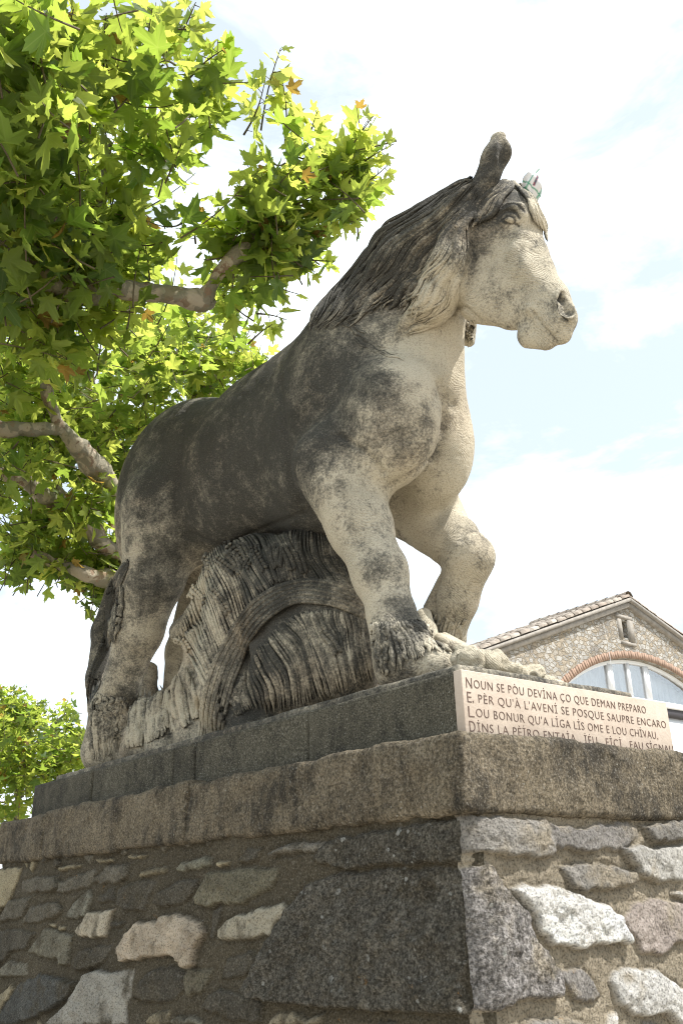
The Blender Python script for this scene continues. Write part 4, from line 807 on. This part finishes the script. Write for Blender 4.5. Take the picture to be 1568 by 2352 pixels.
# far tree low on the left
tree('distant leafy tree low behind the rear end of the pedestal',
 [[(40,2070,26,14),(40,1900,25.6,12),(50,1750,25.4,8)],[(50,1750,25.4,7),(110,1680,25.2,4),(150,1640,25.,2)]],
 [(40,1830,90,25.,1.6,110),(60,1730,85,25.,1.5,110),(150,1740,60,24.6,1.2,60),(180,1700,24,24.6,.6,10),(30,1650,50,25.2,1.,40),(10,1600,22,25.2,.6,9),(95,1640,26,25.2,.6,12),(150,1640,16,25.,.4,5),(160,1670,24,24.8,.6,9),(-90,1750,120,25.,1.5,60)],.27,303,LS,'tree',8,.8,dens=1.2,thr=-.3)
# ------------------------------------------------------------------ stone house with an arched window
HX=-12.; hy0,hy1=10.6,27.6; ya=18.97; zr=6.50
def zs(y): return zr-.375*abs(y-ya) if y<ya else zr-.33*(y-ya)
hs=tag(empty('stone_house',(HX-4,ya,GROUND)),'rubble stone house with a tiled gable roof and a wide arched window','house')
HI=Matrix.Translation((-(HX-4),-ya,-GROUND))
def hc(o,p=None):
    o.parent=p or hs
    if p is None: o.matrix_parent_inverse=HI
    return o
m,t,b,o=newmat('rubble_facade'); co=N(t,'ShaderNodeTexCoord').outputs['Object']
mp=N(t,'ShaderNodeMapping'); mp.inputs['Scale'].default_value=(1,1,1.45); t.links.new(co,mp.inputs[0])
nv=N(t,'ShaderNodeTexNoise',i_Scale=5.,i_Detail=3.); t.links.new(co,nv.inputs['Vector']); ad=N(t,'ShaderNodeVectorMath',operation='MULTIPLY_ADD'); ad.inputs[1].default_value=(.16,.16,.16); t.links.new(nv.outputs[1],ad.inputs[0]); t.links.new(mp.outputs[0],ad.inputs[2])
vo=N(t,'ShaderNodeTexVoronoi',feature='DISTANCE_TO_EDGE',i_Scale=6.4,i_Randomness=.95); vc=N(t,'ShaderNodeTexVoronoi',feature='F1',i_Scale=6.4,i_Randomness=.95)
for v_ in (vo,vc): t.links.new(ad.outputs[0],v_.inputs['Vector'])
sp=N(t,'ShaderNodeSeparateColor'); t.links.new(vc.outputs['Color'],sp.inputs[0])
sc_=mix(t,sp.outputs[0],(.26,.25,.23),(.50,.48,.44)); sc_=mix(t,smooth(t,sp.outputs[1],.6,.9),sc_,(.40,.34,.26))
e=smooth(t,add(t,vo.outputs['Distance'],mul(t,math_(t,'SUBTRACT',noise(t,9,3,.6,0,co),.5),.12)),.045,.105)
c=mix(t,e,(.33,.28,.21),sc_); c=mix(t,smooth(t,noise(t,.8,5,.65,0,co),.50,.68,0,.55),c,(.16,.14,.12)); c=mix(t,smooth(t,noise(t,25,6,.7,0,co),.5,.7,0,.4),c,(.12,.11,.09))
t.links.new(c,b.inputs['Base Color']); b.inputs['Roughness'].default_value=.95; bump(t,b,add(t,mul(t,e,1.),noise(t,20,5,.7,0,co)),.05); M_FAC=m
M_BRICK=simple('red_brick',(.36,.245,.18),.95,.35,9.,.006); M_STO=simple('cut_stone_trim',(.34,.31,.27),.9,.35,6.,.01)
m,t,b,o=newmat('old_roof_tile'); co=N(t,'ShaderNodeTexCoord').outputs['Object']; a=attr(t,'tile')
c=mix(t,a,(.25,.20,.16),(.38,.34,.29)); c=mix(t,smooth(t,noise(t,4,6,.7,0,co),.45,.62,0,.8),c,(.16,.13,.10)); c=mix(t,smooth(t,noise(t,9,5,.7,0,co),.6,.7,0,.7),c,(.42,.38,.30))
t.links.new(c,b.inputs['Base Color']); b.inputs['Roughness'].default_value=.9; bump(t,b,noise(t,25,5),.01); M_TILE=m
m,t,b,o=newmat('white_frame_paint'); b.inputs['Base Color'].default_value=(.78,.79,.80,1); b.inputs['Roughness'].default_value=.4; M_WH=m
m,t,b,o=newmat('dark_beam'); b.inputs['Base Color'].default_value=(.03,.025,.03,1); b.inputs['Roughness'].default_value=.6; M_DKB=m
m,t,b,o=newmat('window_glass'); g=N(t,'ShaderNodeBsdfGlass',i_IOR=1.45,i_Roughness=0.); g.inputs[0].default_value=(.92,.97,1,1); gl=N(t,'ShaderNodeBsdfGlossy',i_Roughness=.02); tp=N(t,'ShaderNodeBsdfTransparent'); ms=N(t,'ShaderNodeMixShader'); ms.inputs[0].default_value=.30
t.links.new(tp.outputs[0],ms.inputs[1]); t.links.new(gl.outputs[0],ms.inputs[2]); t.links.new(ms.outputs[0],o.inputs[0]); M_GL=m
M_CUR=simple('pale_curtain',(.62,.68,.72),.9,.15,2.,0)
# arch: circle through the points read on the facade
P3=[atx(*p,HX)[1:] for p in ((1313,1560),(1411,1514),(1568,1559))]
(ax_,az_),(bx_,bz_),(cx_,cz_)=P3
D_=2*(ax_*(bz_-cz_)+bx_*(cz_-az_)+cx_*(az_-bz_)); sq=[p[0]**2+p[1]**2 for p in P3]
wy=(sq[0]*(bz_-cz_)+sq[1]*(cz_-az_)+sq[2]*(az_-bz_))/D_; wz=(sq[0]*(cx_-bx_)+sq[1]*(ax_-cx_)+sq[2]*(bx_-ax_))/D_; wr=math.hypot(ax_-wy,az_-wz)
zsill=3.78; print('arch',wy,wz,wr); wz=min(wz,zsill-.05)
zt=zsill-.34; zb=-.2
half=math.sqrt(wr*wr-(zsill-wz)**2); wl,wrt=wy-half,wy+half
# facade with its openings, as one outline triangulated by bmesh
import bmesh
def arc(rad,n=40,z0=None):
    a0=math.asin(min(.99,((zsill if z0 is None else z0)-wz)/rad)); return [(wy-rad*math.cos(a),wz+rad*math.sin(a)) for a in np.linspace(a0,math.pi-a0,n)]
outer=[(hy0,GROUND),(hy1,GROUND),(hy1,zs(hy1)),(ya,zr),(hy0,zs(hy0))]
hole=[(wl,zb)]+arc(wr)+[(wrt,zb)]
sl=(18.60,18.86,5.43,5.90); hole2=[(sl[0],sl[2]),(sl[0],sl[3]),(sl[1],sl[3]),(sl[1],sl[2])]
def plate(name,loops,x0,x1,mat,parent=None):
    bm=bmesh.new(); es=[]
    for lp in loops:
        vs_=[bm.verts.new((x1,y,z)) for y,z in lp]
        for i in range(len(vs_)): es.append(bm.edges.new((vs_[i],vs_[(i+1)%len(vs_)])))
    bmesh.ops.triangle_fill(bm,use_beauty=True,use_dissolve=False,edges=es)
    r=bmesh.ops.extrude_face_region(bm,geom=bm.faces[:]); bmesh.ops.translate(bm,verts=[v for v in r['geom'] if isinstance(v,bmesh.types.BMVert)],vec=(x0-x1,0,0))
    bmesh.ops.recalc_face_normals(bm,faces=bm.faces[:]); me=bpy.data.meshes.new(name); bm.to_mesh(me); bm.free(); me.materials.append(mat); return hc(link(bpy.data.objects.new(name,me)),parent)
plate('facade',[outer,hole,hole2],HX-.45,HX,M_FAC)
mb=MB(); mb.add(*box((HX-9,hy0,GROUND),(HX-.46,hy0+.4,zs(hy0)-.05))); mb.add(*box((HX-9,hy1-.4,GROUND),(HX-.46,hy1,zs(hy1)-.05))); mb.add(*box((HX-9,hy0+.41,GROUND),(HX-8.6,hy1-.41,zs(hy1)-.05))); mb.add(*box((HX-8.6,hy0+.41,.0),(HX-.46,hy1-.41,.1))); hc(mb.build('wall',M_FAC))
# brick arch
mb=MB(); nb=74
for i in range(nb):
    a0=math.asin((zsill-wz)/wr); a=a0+(math.pi-2*a0)*(i+.08)/nb; a2=a0+(math.pi-2*a0)*(i+.92)/nb; q=[]
    for x in (HX-.2,HX+.018+.006*(i%3)):
        for r_ in (wr+.006,wr+.19+.012*((i*7)%3)):
            for aa in (a,a2): q.append((x,wy-r_*math.cos(aa),wz+r_*math.sin(aa)))
    mb.add(q,np.array([[0,1,3,2],[4,6,7,5],[0,4,5,1],[2,3,7,6],[0,2,6,4],[1,5,7,3]]))
hc(mb.build('brick_arch',M_BRICK))
# window: frame, mullions, glass, curtains
win=hc(empty('arched_window',(0,0,0)),hs) if False else None
fr=[(wl+.01,zsill+.001)]+[(y,z) for y,z in arc(wr-.008,40,zsill+.001)][1:-1]+[(wrt-.01,zsill+.001)]
fi=[(y,z) for y,z in arc(wr-.10,40,zsill+.09)]
wf=plate('arched_window',[fr,fi],HX-.24,HX-.15,M_WH)
def ztop(y,rad): return wz+math.sqrt(max(0,rad*rad-(y-wy)**2))
muls=[atx(*p,HX-.2)[1] for p in ((1386,1530),(1420,1520),(1452,1521),(1500,1530))]
fy=[17.75,18.28,18.55,19.28,19.98]
m5=lambda x,y: atx((1700+x/1.521)/1.7417,(2300+y/1.521)/1.7417,HX-.2)[1]
fy=[m5(1112,570),m5(1225,580),m5(1335,600)]
for y,wd in ((fy[0],.10),(fy[1],.05),(fy[2],.10)):
    mb=MB(); mb.add(*box((HX-.25,y-wd,zsill+.09),(HX-.14,y+wd,ztop(y,wr-.09)))); mb.add(*box((HX-.255,y-.012,zsill+.1),(HX-.136,y+.012,ztop(y,wr-.09)-.01))) ; hc(mb.build('mullion',M_WH),wf)
g=plate('glass',[[(wl+.05,zsill+.05)]+arc(wr-.05,40,zsill+.05)[1:-1]+[(wrt-.05,zsill+.05)]],HX-.21,HX-.2,M_GL,wf); g.matrix_parent_inverse=Matrix.Identity(4)
for o in list(wf.children): o.matrix_parent_inverse=Matrix.Identity(4)
wf_inv=wf.matrix_basis.copy()
yy=np.linspace(wl+.1,wrt-.1,420); zz=np.linspace(zsill-.1,5.3,4); Yc,Zc=np.meshgrid(yy,zz,indexing='ij'); Xc=HX-.55+.05*np.sin(Yc*17+np.sin(Yc*3)*2)+.02*np.sin(Yc*41); Zc=np.minimum(Zc,wz+np.sqrt(np.maximum(0,(wr-.02)**2-(Yc-wy)**2)))
cu=mesh('curtain',np.stack([Xc,Yc,Zc],-1).reshape(-1,3),grid_faces(len(yy),4),M_CUR); hc(cu,wf)
hc(MB().add(*box((HX-.26,wl+.02,zsill-.10),(HX-.06,wrt-.02,zsill))).build('window_sill',M_WH))
hc(MB().add(*box((HX-.28,wl+.02,zt),(HX-.10,wrt-.02,zsill-.102))).build('dark_lintel_beam',M_DKB))
lw=hc(MB().add(*box((HX-.24,wl+.02,zb),(HX-.16,wrt-.02,zt-.003))).build('pale_lower_glazing',M_WH))  # lower glazing built as a white panel, its brightness put into the paint
# slit opening trim
mb=MB(); mb.add(*box((HX-.3,sl[1]+.003,sl[2]-.1),(HX+.05,sl[1]+.22,sl[3]+.05))); mb.add(*box((HX-.3,sl[0]-.16,sl[2]-.02),(HX+.03,sl[0]-.003,sl[3]+.04))); mb.add(*box((HX-.3,sl[0]-.22,sl[3]+.06),(HX+.04,sl[1]+.24,sl[3]+.16))); mb.add(*box((HX-.3,sl[0]-.12,sl[2]-.20),(HX+.04,sl[1]+.25,sl[2]-.11))); hc(mb.build('slit_window_trim',M_STO))
hc(MB().add(*box((HX-.6,sl[0]-.1,sl[2]-.1),(HX-.455,sl[1]+.1,sl[3]+.1))).build('loft_shade_panel',M_DKB))  # dark panel behind the slit, standing in for the shade inside
# roof: moulding under the verge, then courses of canal tiles
for s0,s1 in ((hy0-.5,ya),(ya,hy1+.5)):
    mb=MB()
    for k,(pr,d0,d1) in enumerate(((.10,-.02,-.17),(.17,.08,-.02))):
        q=[(x,y,zs(y)+dz) for x in (HX-9 if k else HX-.3,HX+pr) for y in (s0,s1) for dz in (d1,d0)]
        mb.add(q,np.array([[0,1,3,2],[4,6,7,5],[0,4,5,1],[2,3,7,6],[0,2,6,4],[1,5,7,3]]))
    hc(mb.build('roof_verge',M_STO))
rs=np.random.default_rng(4); mb=MB()
def tilepiece(x,ya_,yb_,r,lift,convex=True,off=0.):
    n=7; V=[]
    for y,rr in ((ya_,r*1.12),(yb_,r*.88)):
        for th_ in np.linspace(0,math.pi,n):
            for th2 in (rr,rr-.018): V.append((x+th2*math.cos(th_),y,zs(y)+lift+(th2*math.sin(th_) if convex else -th2*math.sin(th_)+.07)))
    F=[]; w_=2*n
    for i in range(n-1): a=2*i; F+=[[a,a+2,w_+a+2,w_+a],[a+1,w_+a+1,w_+a+3,a+3],[a,a+1,a+3,a+2],[w_+a,w_+a+2,w_+a+3,w_+a+1]]
    return V,np.array(F)
for side in (0,1):
    L_=np.arange(ya,hy0-.6,-.36) if side==0 else np.arange(ya,hy1+.6,.36)
    for ci,x in enumerate(np.arange(HX+.08,HX-2.6,-.23)):
        for y in L_:
            d=-.42 if side==0 else .42; jit=rs.uniform(-.02,.02)
            V,F=tilepiece(x+rs.uniform(-.012,.012),y+d+jit,y+jit,.095,.105+rs.uniform(0,.02),True); mb.add(V,F,float(rs.random()))
            if ci<8: V,F=tilepiece(x-.115,y+d+jit,y+jit,.085,.055,False); mb.add(V,F,float(rs.random()))
    y0_,y1_=(hy0-.6,ya) if side==0 else (ya,hy1+.6)
    q=[(x,y,zs(y)+.1) for x in (HX-9,HX-2.5) for y in (y0_,y1_)]; mb.add(q,np.array([[0,1,3,2]]),.5)
for x in np.arange(HX+.15,HX-3,-.35):  # ridge tiles
    n=7;V=[]
    for xx,rr in ((x,.17),(x-.4,.14)):
        for th_ in np.linspace(0,math.pi,n): V.append((xx,ya+rr*math.cos(th_),zr+.12+rr*math.sin(th_)*.9))
    mb.add(V,np.array([[i,i+1,n+i+1,n+i] for i in range(n-1)]+[[0,0+1,2,3]]),float(rs.random()))
hc(mb.build('tile_roof',M_TILE,None,False,'tile'))
# cable hanging over the facade, aerial and vent rod on the roof
c0=atx(1385,1432,HX+.25);c1=atx(1395,1480,HX+.1);c2=atx(1402,1527,HX+.06); cw=atx(1322,1392,HX)
V,F=tubes([spline([c0,c1,c2],14)],[np.full(14,.006)],5); hc(mesh('cable',V,F,M_WH))
p=CAM+wray(1046,1480)*21; V,F=tubes([np.array([p+(0,0,-.8),p+(0,0,.12)]),np.array([p+(0,-.25,.06),p+(0,.25,.06)]),np.array([p+(-.1,-.2,.06),p+(.1,-.2,.06)]),np.array([p+(-.1,.15,.06),p+(.1,.15,.06)])],[np.full(2,.012)]*4,5)
hc(mesh('aerial',V,F,M_DKB))
